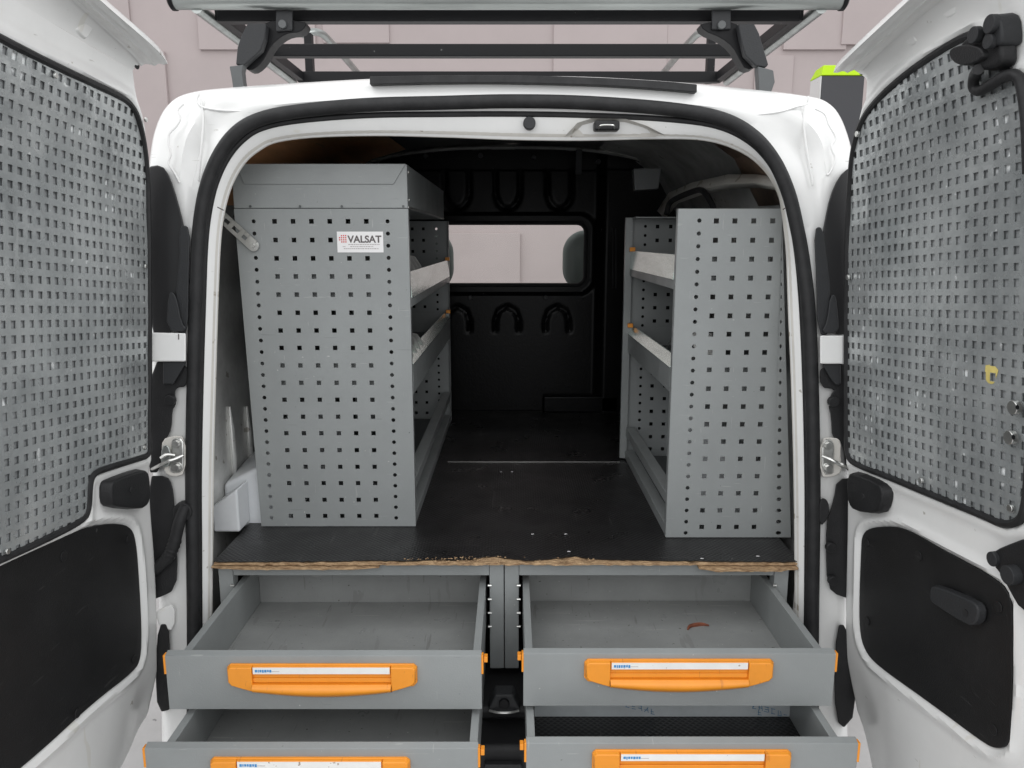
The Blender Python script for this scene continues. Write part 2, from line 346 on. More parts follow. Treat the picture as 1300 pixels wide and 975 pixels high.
mb = MB(); pts = spline([PB(x, y, o) for x, y, o in ((236,642,-.012),(228,662,-.02),(221,690,-.022),(213,708,-.02),(198,722,-.01),(188,728,.01))], 8)
mb.tube(pts, [.012 + .0016*(i % 2) if 14 < i < 36 else .012 for i in range(len(pts))], 12).build('cable_gaiter', M['rubber'], van)
c = PB(234, 648, -.006); MB().cyl(c + V((0,-.012,0)), c + V((0,.01,0)), .02, 18).build('grommet', M['rubber'], van, bevel=.003)
def hinge(pts, bolts, arm, name='check_hinge'):
    h = bplate(name, pts, M['zinc'], .012, -.014, rnd=1, bevel=.004)
    for (x, y) in bolts:
        c = PB(x, y, -.014); MB().cyl(c, c + V((0, -.006, 0)), .0075, 6).cyl(c + V((0,.001,0)), c + V((0,-.0015,0)), .011, 16).build('bolt', M['zinc'], h, bevel=.001)
    mb = MB()
    for a in arm: mb.tube(spline([PB(x, y, o) for x, y, o in a], 5), .0035, 8)
    mb.build('check_arm', M['zinc'], h)
hinge([(218,556),(233,555),(234,578),(233,600),(216,601),(214,592),(217,580)], [(224.5,563),(225,593)], [[(233,578,-.02),(222,583,-.026),(212,586,-.03),(200,592,-.02),(192,596,0)], [(222,578,-.02),(212,577,-.026),(204,582,-.03)]])
bplate('hinge_seat', [(206,558),(219,553),(236,554),(236,602),(220,606),(208,600),(210,585),(205,575)], M['white_in'], .015, -.009)
bplate('hinge_cup', [(205,566),(214,564),(218,580),(214,594),(204,592)], M['galv_pipe'], .01, -.02)
# ---- right jamb
bplate('tail_lamp', [(1092,213),(1078,212),(1064,225),(1053,250),(1046,283),(1044,300),(1052,425),(1092,425)], M['lamp'], .03, -.004)
bplate('pillar_trim', [(1033,290),(1044,287),(1049,320),(1055,375),(1054,425),(1038,425),(1036,350)], M['plastic2'], .02, -.010)
bplate('trim_wedge', [(1054,374),(1061,374),(1064,400),(1065,423),(1042,423),(1050,408)], M['plastic2'], 0, -.020)
bplate('lamp_bracket', [(1041,426),(1071,426),(1071,462),(1041,462)], M['white'], .02, -.026, rnd=0)
bplate('trim_wedge', [(1043,462),(1067,462),(1068,487),(1062,490),(1055,482)], M['plastic2'], 0, -.018, rnd=0)
bplate('wire_cover', [(1041,462),(1092,462),(1092,600),(1074,600),(1071,575),(1068,560),(1056,556),(1055,530),(1051,512),(1055,500),(1060,494),(1041,492)], M['plastic'], .02, -.006)
bplate('wire_cover', [(1092,606),(1062,608),(1058,635),(1050,660),(1048,685),(1050,745),(1066,758),(1092,760)], M['plastic'], .02, -.004)
bplate('lower_trim', [(1062,793),(1074,793),(1080,830),(1088,905),(1066,930),(1058,880)], M['plastic'], .02, -.008)
bplate('cable_plug', [(1040,633),(1048,632),(1053,642),(1052,658),(1040,670)], M['rubber'], .01, -.012)
for (x, y) in ((1056, 509), (1053, 693), (1056, 735)):
    c = PB(x, y, -.006); MB().cyl(c, c + V((0, -.012, 0)), .011, 14).build('clip', M['plastic'], van, bevel=.002)
c = PB(218, 507, -.006); MB().cyl(c, c + V((0, -.012, 0)), .011, 14).build('clip', M['plastic'], van, bevel=.002)
hinge([(1043,558),(1057,557),(1060,570),(1058,590),(1060,602),(1043,603)], [(1051,565),(1051,594)], [[(1044,579,-.02),(1056,584,-.03),(1066,590,-.03),(1078,594,-.01)], [(1060,586,-.026),(1070,590,-.03)]])
bplate('hinge_seat', [(1041,556),(1060,555),(1068,560),(1067,580),(1069,600),(1056,606),(1041,606)], M['white_in'], .015, -.009)
bplate('sill_corner', [(222,765),(205,772),(196,778),(205,800),(222,800)], M['white'], .0, -.006)

# ---- cargo space
FZ = -.955
LX, RX = -.70, .655
prof = [(LX, FZ), (LX, -.02), (LX+.03, .08), (LX+.10, .20), (-.50, .27), (-.36, .305), (0, .33), (.32, .305), (.46, .27), (RX-.10, .20), (RX-.03, .08), (RX, -.02), (RX, FZ)]
def prow(y, dz=0, names=None): return [V((x, y, z + (dz if z > 0 else 0))) for x, z in prof]
r1, r2 = prow(1.66), prow(3.12, .035)
MB().loft([[r1[i] for i in range(0, 5)], [r2[i] for i in range(0, 5)]]).build('side_wall_inner', M['inner_metal'], van)
MB().loft([[r1[i] for i in range(7, 13)], [r2[i] for i in range(7, 13)]]).build('side_wall_inner', M['inner_metal'], van)
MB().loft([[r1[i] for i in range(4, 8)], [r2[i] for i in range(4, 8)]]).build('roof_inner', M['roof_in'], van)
MB().add([(LX, 1.45, FZ), (RX, 1.45, FZ), (RX, 3.1, FZ), (LX, 3.1, FZ)], [(0, 1, 2, 3)]).build('load_floor', M['plastic'], van, smooth=False)
# ribs pressed into the left side and wheel arch
for x in (271, 286, 299):
    mb = MB(); q = [P(x, y, 1.95 + (x-271)*.006) for y in (512, 530, 560, 590)]
    mb.tube([V((LX + .003, p.y, p.z)) for p in [P(x + 3, y, 1.85 + (x-271)*.008) for y in (516, 545, 585, 606)]], [.003, .009, .009, .004], 10).build('pressed_rib', M['inner_metal'], van)
for xa, sg in ((LX + .001, 1), (RX - .001, -1)):
    q = [(xa, -.69), (xa + .165*sg, -.69), (xa + .135*sg, -.515), (xa + .11*sg, -.495), (xa, -.55)]
    MB().prism([V((x, 1.775, z - .03*(i > 1))) for i, (x, z) in enumerate(q)], [V((x, 2.4, z + .03*(i > 1))) for i, (x, z) in enumerate(q)]).build('wheel_arch', M['arch'], van, bevel=.012, seg=3)
    if sg < 0: continue
    q = [(xa, -.672), (xa + .062*sg, -.672), (xa + .062*sg, -.565), (xa, -.61)]
    MB().prism([V((x, 1.70, z)) for x, z in q], [V((x, 1.774, z)) for x, z in q]).build('wheel_arch', M['arch'], van, bevel=.006, seg=2)
# brown upper liner, left; right sheet has a copper reflection painted in
for sgn, pp in ((1, ((-.668, .085), (-.595, .21), (-.50, .267), (-.38, .30))),):
    rowsb = [[V((x + .006, y, z - .006 + (y-1.7)*.02)) for x, z in pp] for y in (1.69, 2.1, 2.8)]
    MB().loft(rowsb).build('liner_and_reflection', M['brown'], van, solid=.003)
rowsb = [[V((x - .006, y, z - .006 + (y-1.7)*.02)) for x, z in ((.622, .085), (.555, .20), (.46, .265))] for y in (1.72, 1.8, 1.96)]
MB().loft(rowsb).build('liner_and_reflection', mat('copper_reflection', (.85, .58, .42), .3, metal=.4, col2=(.16, .12, .10), vscale=5), van, solid=.003)
# right roof rail beam, bright, with a dark triangular window of the sliding door frame
pr = [((835,268),(850,245),(880,232),(925,222),(960,222),(992,226)), ((845,272),(862,252),(890,242),(930,233),(965,232),(994,236))]
def yy(px): return interp([(835, 2.5), (880, 2.2), (930, 1.95), (995, 1.72)], px)
mb = MB(); mb.loft([[P(x, y, yy(x)) for x, y in pr[0]], [P(x, y, yy(x)) + V((-.012,0,0)) for x, y in pr[1]], [P(x, y + 5, yy(x)) for x, y in pr[1]]])
mb.build('roof_rail', M['white_in'], van, solid=.006)
mb = MB(); pts = [P(x, y, Y) for x, y, Y in ((846,272,2.3),(852,256,2.3),(880,243,2.15),(893,243,2.08),(905,262,2.02),(908,275,2.0))]
mb.tube(spline(pts, 5), .008, 8).build('side_door_seal', M['rubber'], van)
a = [P(x, y, 2.25) for x, y in ((804,214),(840,213),(836,240),(806,242))]
MB().ext(a, (0, .03, 0)).build('roof_gusset', M['dgrey'], van, bevel=.003)
# rear roof bow
mb = MB(); pts = spline([P(x, y, 2.95) for x, y in ((455,210),(500,197),(570,189),(650,187),(730,189),(790,197),(830,208))], 6)
mb.loft([[p + V((0,0,.010)) for p in pts], [p + V((0,-.01,0)) for p in pts], [p + V((0,0,-.004)) for p in pts], [p + V((0,.03,-.004)) for p in pts]]).build('roof_bow', M['inner_metal'], van, solid=.003)
MB().box(P(731,195,2.93).x, P(739,195,2.93).x, 2.925, 2.945, P(735,221,2.93).z, P(735,190,2.93).z).build('cable_clip', M['plastic2'], van, bevel=.002)

# ---- bulkhead: pressed panel with window
BY = 3.05
bulk = None
def BX(px): return P(px, 300, BY).x
def BZ(py): return P(650, py, BY).z
ub = []
for xc in (580.5, 644.5, 710.5):
    ub.append([(xc-15.5, 219), (xc-15.5, 246), (xc-13, 255), (xc-8, 262), (xc, 265), (xc+8, 262), (xc+13, 255), (xc+15.5, 246), (xc+15.5, 219)])
for xc in (515, 579, 643.5, 709):
    ub.append([(xc-15.5, 420), (xc-15.5, 408), (xc-11, 395), (xc, 389), (xc+11, 395), (xc+15.5, 408), (xc+15.5, 420)])
segs = []
for u in ub:
    q = [(BX(x), BZ(y)) for x, y in u]; segs += list(zip(q, q[1:]))
def dseg(x, z):
    best = 9
    for (ax, az), (bx, bz) in segs:
        dx, dz = bx-ax, bz-az; t = max(0, min(1, ((x-ax)*dx + (z-az)*dz)/(dx*dx + dz*dz + 1e-9)))
        d = math.hypot(x-ax-t*dx, z-az-t*dz); best = min(best, d)
    return best
wx0, wx1, wz0, wz1 = BX(540), BX(744), BZ(362), BZ(283)
def sdr(x, z, x0, x1, z0, z1, r):
    qx = abs(x-(x0+x1)/2)-(x1-x0)/2+r; qz = abs(z-(z0+z1)/2)-(z1-z0)/2+r
    return math.hypot(max(qx, 0), max(qz, 0)) + min(max(qx, qz), 0) - r
mb = MB(); nx, nz = 170, 140; X0, X1, Z0, Z1 = -.70, .66, -.70, .36
for j in range(nz+1):
    for i in range(nx+1):
        x = lerp(X0, X1, i/nx); z = lerp(Z0, Z1, j/nz)
        d = dseg(x, z); y = BY + .007*max(0, 1-(d/.011)**2) + (.006 if z > BZ(217) else 0)
        sr = sdr(x, z, wx0-.03, wx1+.03, wz0-.03, wz1+.03, .06)
        y += .016*max(0, min(1, 1 - sr/.012)) if sr < .012 else 0
        y -= .04*max(0, min(1, (x-BX(757))/.03)) - .0
        mb.v.append(V((x, y, z)))
for j in range(nz):
    for i in range(nx):
        x = lerp(X0, X1, (i+.5)/nx); z = lerp(Z0, Z1, (j+.5)/nz)
        if sdr(x, z, wx0, wx1, wz0, wz1, .035) < -.002: continue
        a = j*(nx+1)+i; mb.f.append((a, a+1, a+nx+2, a+nx+1))
bulk = mb.build('bulkhead', M['bulk'], van)
rr = rrect(wx0, wx1, wz0, wz1, .035, 6)
MB().tube([V((x, BY + .014, z)) for x, z in rr], .008, 8, closed=True).build('window_seal', M['rubber'], bulk)
MB().prism([V((x, BY + .016, z)) for x, z in rr], [V((x, BY + .020, z)) for x, z in rr]).build('window_pane', M['glass'], bulk, smooth=False)
for (x, y) in ((540,198),(610,197),(678,199.5),(760,205),(597,378),(693,378)):
    c = P(x, y, BY - .02); MB().cyl(c, c + V((0, .03, 0)), .009, 12).build('fixing', M['plastic2'], bulk, bevel=.002)
for xx in (778, 782):
    MB().tube([P(xx, 290, BY-.045), P(xx, 366, BY-.045)], .003, 6).build('slide_rail', M['plastic2'], bulk)
MB().box(BX(690), BX(790), BY-.01, BY-.04, BZ(522), BZ(500)).build('heater_cover', M['bulk'], bulk, bevel=.01)
# cab seen through the window
for xc in (518, 772):
    s = empty('seat', '', ''); del s['label']; del s['category']; s.parent = van
    c = P(xc, 330, 3.45)
    pts = rrect(c.x-.20, c.x+.20, c.z-.14, c.z+.13, .10, 8)
    MB().prism([V((x, 3.42, z)) for x, z in pts], [V((x, 3.52, z)) for x, z in pts]).build('headrest', M['seat'], s, bevel=.03, seg=4)
    pts = rrect(c.x-.25, c.x+.25, -.90, c.z-.16, .08, 6)
    MB().prism([V((x, 3.38, z)) for x, z in pts], [V((x, 3.52, z)) for x, z in pts]).build('backrest', M['seat'], s, bevel=.03, seg=3)
MB().box(-.62, .60, 4.2, 4.5, -.8, -.42).build('dashboard', M['plastic'], van, bevel=.04)
MB().add([(-.62, 4.5, -.42), (.60, 4.5, -.42), (.52, 3.9, .36), (-.55, 3.9, .36)], [(0, 1, 2, 3)]).build('windscreen', M['glass'], van, smooth=False)

# ---- bumper and sill
MB().box(-.66, .62, 1.36, 1.56, -1.30, -.985).box(-.60, .57, 1.44, 1.60, -.985, FZ+.002).build('bumper', M['plastic'], van, bevel=.012)
mb = MB(); c = P(640, 892, 1.43)
q = [(-.034, -.012), (-.02, .022), (.02, .022), (.034, -.012), (.03, -.02), (-.03, -.02)]
mb.prism([c + V((x, .03, z)) for x, z in q], [c + V((x*.95, -.006, z*.95)) for x, z in q]); lat = mb.build('lower_striker', M['plastic2'], van, bevel=.004)
MB().tube(spline([c + V(p) for p in ((-.03,-.008,-.013),(-.012,-.016,-.012),(.012,-.016,-.012),(.03,-.008,-.013))], 5), .0028, 8).build('striker_loop', M['zinc'], lat)
MB().cyl(c + V((0, -.002, .003)), c + V((0, -.012, .003)), .011, 16).build('striker_boss', M['steel_dark'], lat, bevel=.002)
a, b = P(624, 948, 1.36), P(653, 940, 1.36)
MB().box(-.055, .02, 1.345, 1.362, -1.06, -1.015).build('bumper_step', M['plastic2'], van, bevel=.004)

# ============================================================= the doors
class Door:
    def __init__(s, side):
        s.side = side
        if side < 0:
            away = V((.041, 1, -.096)); s.W = V((.035, .095, 1)).normalized(); s.O = V((-.7265, 1.53, -.194))
        else:
            away = V((-.077, 1, -.075)); s.W = V((-.057, .075, 1)).normalized(); s.O = V((.674, 1.53, -.194))
        s.U = -away.normalized(); s.W = (s.W - s.U * s.W.dot(s.U)).normalized()
        s.N = s.U.cross(s.W).normalized()
        if s.N.x * side > 0: s.N = -s.N
    def bend(s, w): return .35 * max(0, w - .23)**2 + 0.02*max(0, w-.44)
    def pt(s, u, w, n=0.0): return s.O + s.U*u + s.W*w + s.N*(s.bend(w) + n)
    def inv(s, px, py, n=0.0):
        d = ray(px, py); w = 0; u = 0
        for _ in range(6):
            nn = s.bend(w) + n
            t = (s.O.dot(s.N) + nn) / d.dot(s.N); q = d*t - s.O; u = q.dot(s.U); w = q.dot(s.W)
        return u, w
    def q(s, px, py, n=0.0): return s.pt(*s.inv(px, py, n), n)
dl, dr = Door(-1), Door(1)
def poly_sd(x, y, poly):
    best = 1e9; inside = False; n = len(poly)
    for i in range(n):
        ax, ay = poly[i]; bx, by = poly[(i+1) % n]; dx, dy = bx-ax, by-ay
        t = max(0, min(1, ((x-ax)*dx + (y-ay)*dy)/(dx*dx + dy*dy + 1e-12)))
        d = (x-ax-t*dx)**2 + (y-ay-t*dy)**2
        if d < best: best = d
        if (ay > y) != (by > y) and x < (bx-ax)*(y-ay)/(by-ay) + ax: inside = not inside
    d = math.sqrt(best); return -d if inside else d
def clip_convex(poly, conv):
    out = poly; n = len(conv); area2 = sum(conv[i][0]*conv[(i+1) % n][1] - conv[(i+1) % n][0]*conv[i][1] for i in range(n))
    sg = 1 if area2 > 0 else -1
    for i in range(n):
        ax, ay = conv[i]; bx, by = conv[(i+1) % n]
        def f(p): return sg*((bx-ax)*(p[1]-ay) - (by-ay)*(p[0]-ax))
        res = []
        for k in range(len(out)):
            p, q = out[k], out[(k+1) % len(out)]; fp, fq = f(p), f(q)
            if fp >= 0: res.append(p)
            if (fp >= 0) != (fq >= 0):
                t = fp/(fp-fq); res.append((p[0]+(q[0]-p[0])*t, p[1]+(q[1]-p[1])*t))
        out = res
        if len(out) < 3: return []
    return out
def guard_dent(u, w): return .0016*noise.noise(V((u*14, w*14, 3.1))) + .0005*noise.noise(V((u*50, w*50, 9)))
def build_door(D, edge, mesh_px, convex_regions, panel_px, lipA, lipB, dent):
    root = bpy.data.objects.new('rear_door', None); C.objects.link(root); root.parent = van
    root['label'] = 'left rear door opened towards the viewer' if D.side < 0 else 'right rear door opened towards the viewer, with lock and pull handle'
    tab = sorted([(D.inv(*e)[1], D.inv(*e)[0]) for e in edge])
    meshp = [D.inv(x, y, .004) for x, y in mesh_px]; pan = [D.inv(x, y) for x, y in panel_px]
    pan = [(p.x, p.y) for p in chaikin([V((a, b, 0)) for a, b in pan], 2)]
    w0, w1 = -1.02, tab[-1][0]
    nw, nu = 230, 84; UM = .60; mb = MB(); b = 0
    for j in range(nw+1):
        w = lerp(w0, w1, j/nw); ue = interp(tab, w)
        for i in range(nu+1):
            t = i/nu; u = lerp(ue, UM, t**1.25)
            n = 0.0
            e = u - ue; n -= .008*max(0, 1 - e/.012)**2                      # rolled edge
            d = poly_sd(u, w, pan) if w < -.25 else 9
            n += .0055*math.exp(-((d-.013)/.008)**2) - (.007 if d < 0 else .007*max(0, 1 - d/.008))
            d2 = poly_sd(u, w, meshp)
            n += .005*math.exp(-((d2-.012)/.010)**2)
            n -= .007 if d2 < 0 else .007*max(0, 1 - d2/.006)
            for (du, dw, rad, amp) in dent:
                r = math.hypot((u-du)/rad, (w-dw)/(rad*1.5)); n += amp*math.exp(-r*r)
            n += .0015*noise.noise(V((u*7, w*7, D.side)))
            mb.v.append(D.pt(u, w, n))
    for j in range(nw):
        for i in range(nu):
            a = j*(nu+1)+i; f = (a, a+1, a+nu+2, a+nu+1); mb.f.append(f if D.side > 0 else f[::-1])
    # return flange at the hinge edge, and outer skin
    e0 = [mb.v[j*(nu+1)] for j in range(nw+1)]
    b = len(mb.v); 
    mb.v += [p + D.N*-.02 for p in e0] + [p - D.N*.030 + D.U*.02 for p in e0]
    for j in range(nw):
        mb.f.append((j*(nu+1), (j+1)*(nu+1), b+j+1, b+j)); mb.f.append((b+j, b+j+1, b+nw+1+j+1, b+nw+1+j))
    mb.build('inner_panel', M['white'], root)
    mb = MB(); 
    rowsx = []
    for j in range(0, 41):
        w = lerp(w0, w1, j/40); ue = interp(tab, w)
        rowsx.append([D.pt(lerp(ue+.02, UM, k/6), w, -.032 - .012*math.sin(math.pi*k/6)) for k in range(7)])
    mb.loft(rowsx).build('outer_skin', M['white'], root)
    # lip along the top edge
    topu = [lerp(interp(tab, w1), UM, (i/nu)**1.25) for i in range(nu+1)]
    At = sorted([D.inv(x, y)[::1] for x, y in lipA]); e1, e2 = At[-2], At[-1]; At.append((e2[0]+.4, e2[1] + .4*(e2[1]-e1[1])/(e2[0]-e1[0])))
    web = [[D.pt(u, lerp(w1, interp(At, u), t), .012*t*t + (-.008*max(0, 1-(u-topu[0])/.012)**2)*(1-t)) for u in topu] for t in (0, .25, .5, .75, .9, 1.0, 1.04)]
    if D.side < 0: web = web[::-1]
    MB().loft(web).build('upper_web', M['white'], root)
    A = [D.q(x, y, .010) for x, y in lipA]; B = [P(x, y, a.y) for (x, y), a in zip(lipB, A)]
    ext = lambda L: [L[0] + (L[0]-L[1]).normalized()*.3] + L
    A, B = ext(A), ext(B)
    A = spline(A, 5); B = spline(B, 5); up = V((0, 0, 1))
    rowsl = [[a - D.N*.035 + up*.045 for a in A], [a + D.N*.0 + up*.02 if False else lerp(a, b2, .0) for a, b2 in zip(A, B)]]
    prof2 = [(0, 0), (.10, .003), (.3, .002), (.5, -.002), (.62, .0012), (.72, .0012), (.85, -.001), (1, 0)]
    rl = [[lerp(a, b2, t) + up*h for a, b2 in zip(A, B)] for t, h in prof2]
    rl.append([b2 + up*.012 - D.N*.004 for b2 in B]); rl.append([lerp(a, b2, .3) + up*.035 for a, b2 in zip(A, B)]); rl.append([a - D.N*.03 + up*.01 for a in A])
    m2 = MB().loft(rl); n = len(rl[0]); m2.f.append(tuple(i*n + n-1 for i in range(len(rl))))
    m2.build('top_flange', M['white'], root)
    # upper inner web between flange and sheet is covered by the sheet itself; perforated window guard
    from mathutils.geometry import tessellate_polygon
    tris = [[meshp[k] for k in t] for t in tessellate_polygon([[V((a, b, 0)) for a, b in meshp]])]
    pu, pw = .0208, .0226; hu, hw_ = .0054, .0058; mbm = MB()
    us = [p[0] for p in meshp]; ws = [p[1] for p in meshp]
    i0 = int(min(us)/pu)-1; i1 = int(max(us)/pu)+2; j0 = int(min(ws)/pw)-1; j1 = int(max(ws)/pw)+2
    for i in range(i0, i1):
        for j in range(j0, j1):
            cu, cw = (i+.5)*pu, (j+.5)*pw; a, b_ = pu/2, pw/2
            O4 = [(cu-a, cw-b_), (cu+a, cw-b_), (cu+a, cw+b_), (cu-a, cw+b_)]; jit = [random.uniform(-.0006, .0006) for _ in range(4)]
            H4 = [(cu-hu+jit[0], cw-hw_+jit[1]), (cu+hu+jit[2], cw-hw_+jit[1]), (cu+hu+jit[2], cw+hw_+jit[3]), (cu-hu+jit[0], cw+hw_+jit[3])]
            for k in range(4):
                quad = [O4[k], O4[(k+1) % 4], H4[(k+1) % 4], H4[k]]
                for conv in tris:
                    if max(p[0] for p in conv) < cu-a or min(p[0] for p in conv) > cu+a or max(p[1] for p in conv) < cw-b_ or min(p[1] for p in conv) > cw+b_: continue
                    cpoly = clip_convex(quad, conv)
                    if len(cpoly) >= 3:
                        base = len(mbm.v)
                        for (u, w) in cpoly:
                            n = .004 + guard_dent(u, w)
                            mbm.v.append(D.pt(u, w, n))
                        mbm.f.append(tuple(range(base, base+len(cpoly))) if D.side > 0 else tuple(range(base, base+len(cpoly)))[::-1])
    guard = mbm.build('window_guard', M['galv'], root, smooth=False)
    m = guard.modifiers.new('w', 'WELD'); m.merge_threshold = .00005
    m = guard.modifiers.new('s', 'SOLIDIFY'); m.thickness = .0014; m.offset = 0
    # blanking sheet behind the holes
    mbk = MB()
    for conv in tris:
        for i in range(i0, i1):
            for j in range(j0, j1):
                cpoly = clip_convex([(i*pu, j*pw), ((i+1)*pu, j*pw), ((i+1)*pu, (j+1)*pw), (i*pu, (j+1)*pw)], conv)
                if len(cpoly) >= 3:
                    base = len(mbk.v); mbk.v += [D.pt(u, w, .0006) for u, w in cpoly]; mbk.f.append(tuple(range(base, base+len(cpoly))))
    m3 = mbk.build('blanking_sheet', M['backing'], root); mm = m3.modifiers.new('w', 'WELD'); mm.merge_threshold = .00005
    # rubber edge trim
    sm = [(p.x, p.y) for p in chaikin([V((a, b2, 0)) for a, b2 in meshp], 2)]
    MB().tube([D.pt(u, w, .004) for u, w in sm], .0062, 8, closed=True).build('guard_trim', M['rubber'], root)
    # black lining
    lin = MB().prism([D.pt(u, w, -.008) for u, w in pan], [D.pt(u, w, -.001) for u, w in pan]).build('door_lining', M['lining'], root, bevel=.0015)
    return root, lin
def inv_list(D, pts): return [D.inv(x, y) for x, y in pts]
# left
mesh_l = [(-112,-14),(-60,14),(0,49),(50,74),(100,98),(150,121),(166,132),(176,152),(184,190),(188,240),(189,330),(189,560),(189,578),(176,582),(126,597),(116,604),(113,618),(112,646),(106,660),(60,684),(0,711),(-60,737),(-112,758)]
ml = inv_list(dl, mesh_l)
conv_l = [ml[0:14] + [ml[14]] + [(dl.inv(-112, 680))], None]
A_ = [i for i in ml[:13]] + [ml[13], ml[14], (dl.inv(-112, 665))]
nb = dl.inv(113.5, 602)
B_ = [dl.inv(126, 598), ml[15], ml[17], ml[18], ml[20], ml[22], dl.inv(-112, 665)]
edge_l = [(150,990),(196,905),(203,850),(202,780),(198,700),(194,640),(192,600),(191,500),(191,300),(188,215),(184,165),(174,112),(172,92)]
pan_l = [(-110,770),(-60,747),(0,719),(60,690),(100,672),(140,664),(166,667),(174,685),(178,740),(181,800),(180,836),(172,852),(120,892),(60,948),(10,990),(-40,1035),(-110,1050)]
rl_, lin_l = build_door(dl, edge_l, mesh_l, [A_, B_], pan_l, [(50,-37),(91,0),(162,64),(180,84)], [(88,-38),(127,0),(198,62),(213,81)], [(.03,-.78,.05,-.012),(.10,-.92,.07,-.010)])
# right
mesh_r = [(1405,-30),(1330,-2),(1270,17),(1232,40),(1160,86),(1122,118),(1098,146),(1086,175),(1079,222),(1076,300),(1075,420),(1075,560),(1077,583),(1092,592),(1130,606),(1165,620),(1180,627),(1210,636),(1250,655),(1272,666),(1288,664),(1295,650),(1299,600),(1302,450),(1302,320),(1301,200),(1299,120)]
mesh_r = [(1299,112),(1293,98),(1280,96),(1250,50),(1232,40),(1160,86),(1122,118),(1098,146),(1086,175),(1079,222),(1076,300),(1075,420),(1075,560),(1077,583),(1092,592),(1130,606),(1180,627),(1250,655),(1272,666),(1292,664),(1301,650),(1306,600),(1310,450),(1309,250)]
mr = inv_list(dr, mesh_r)
full = inv_list(dr, [(1299,108),(1290,88),(1272,30),(1232,40),(1160,86),(1122,118),(1098,146),(1086,175),(1079,222),(1076,300),(1075,420),(1075,560),(1077,583),(1180,625),(1272,666),(1288,664),(1295,650),(1299,600),(1302,450),(1302,250)])
edge_r = [(1105,990),(1080,900),(1072,830),(1071,760),(1073,680),(1074,600),(1075,500),(1075,300),(1079,215),(1089,160),(1096,130),(1097,104)]
pan_r = [(1092,700),(1093,680),(1102,670),(1130,668),(1150,672),(1200,701),(1262,735),(1279,752),(1284,775),(1284,850),(1281,930),(1276,948),(1262,951),(1245,942),(1180,893),(1112,845),(1096,825),(1090,800),(1090,750)]
rr_, lin_r = build_door(dr, edge_r, mesh_r, [full], pan_r, [(1252,-38),(1195,0),(1118,66),(1094,90)], [(1205,-45),(1154,0),(1075,74),(1058,92)], [(.045,-.80,.06,-.012),(.13,-.98,.08,-.012)])

def dplate(D, parent, name, pts, m, n0, n1, rnd=1, bevel=.003, shrink=1.0, smooth=True):
    uv = [D.inv(x, y, n1*.6) for x, y in pts]
    if rnd: uv = [(p.x, p.y) for p in chaikin([V((a, b, 0)) for a, b in uv], rnd)]
    cu = sum(p[0] for p in uv)/len(uv); cw = sum(p[1] for p in uv)/len(uv)
    return MB().prism([D.pt(u, w, n0) for u, w in uv], [D.pt(cu+(u-cu)*shrink, cw+(w-cw)*shrink, n1) for u, w in uv]).build(name, m, parent, bevel=bevel)
def dbolt(D, parent, x, y, r, m, n=.0, h=.004, name='bolt'):
    c = D.q(x, y, n); return MB().cyl(c, c + D.N*h, r, 16).build(name, m, parent, bevel=.0012)
# left details
lb = dplate(dl, rl_, 'latch_box', [(134,613),(140,608),(176,595),(184,596),(187,606),(188,630),(185,642),(176,648),(140,645),(134,638)], M['plastic'], 0, .022, 1, .004, .92)
dbolt(dl, lb, 166, 622, .006, M['rubber'], .022, .002, 'key_hole')
for (x, y) in ((80,706),(163,685),(170,837),(98,905)): dbolt(dl, lin_l, x, y, .009, M['lining'], -.0015, .0025, 'clip')
dplate(dl, rl_, 'stamped_pad', [(95,38),(99,33),(108,26),(121,33),(119,37),(110,51),(105,49)], M['white'], -.002, .0045, 1, .002, .8)  # bump stamped in the door sheet
dbolt(dl, rl_, 173, 81.5, .009, M['rubber'], .0, .002, 'drain_plug')
for (x, y) in ((184,152),(69,96),(184,338),(182,568),(8,700)): dbolt(dl, rl_, x, y, .0045, M['zinc'], .008, .004, 'rivet')
# right details
lb = dplate(dr, rr_, 'latch_box', [(1080,600),(1086,598),(1120,612),(1127,622),(1126,640),(1118,654),(1088,650),(1080,640),(1078,620)], M['plastic'], 0, .022, 1, .004, .92)
dbolt(dr, lb, 1096, 630, .006, M['rubber'], .021, .002, 'key_hole')
for (x, y) in ((1101,689),(1167,706),(1101,788),(1230,764),(1268,770),(1262,926)): dbolt(dr, lin_r, x, y, .009, M['lining'], -.0015, .0025, 'clip')
lev = dplate(dr, lin_r, 'pull_handle', [(1183,745),(1190,742),(1240,763),(1247,772),(1247,784),(1242,794),(1230,794),(1190,768),(1183,762)], M['plastic2'], 0, .016, 1, .004, .96); dbolt(dr, lev, 1226, 778, .006, M['rubber'], .016, .0008, 'screw_hole')
dplate(dr, rr_, 'stamped_pad', [(1135,42),(1142,33),(1150,31),(1168,50),(1160,60),(1152,58)], M['white'], -.002, .0045, 1, .002, .8)
dplate(dr, rr_, 'stamped_pad', [(1185,5),(1200,-8),(1212,-8),(1220,14),(1205,26),(1196,22)], M['white'], -.002, .0045, 1, .002, .8)
dbolt(dr, rr_, 1095, 88.5, .009, M['rubber'], .0, .002, 'drain_plug')
for (x, y) in ((1292,517),(1287,555)):
    bb = dbolt(dr, rr_, x, y, .010, M['zinc'], .009, .009); c = dr.q(x, y, .018); MB().cyl(c, c + dr.N*.001, .0038, 6).build('bolt_socket', M['steel_dark'], bb, bevel=.001)
for (x, y) in ((1171,610),(1285,645),(1078,352),(1090,170)): dbolt(dr, rr_, x, y, .0055, M['zinc'], .009, .005, 'rivet')
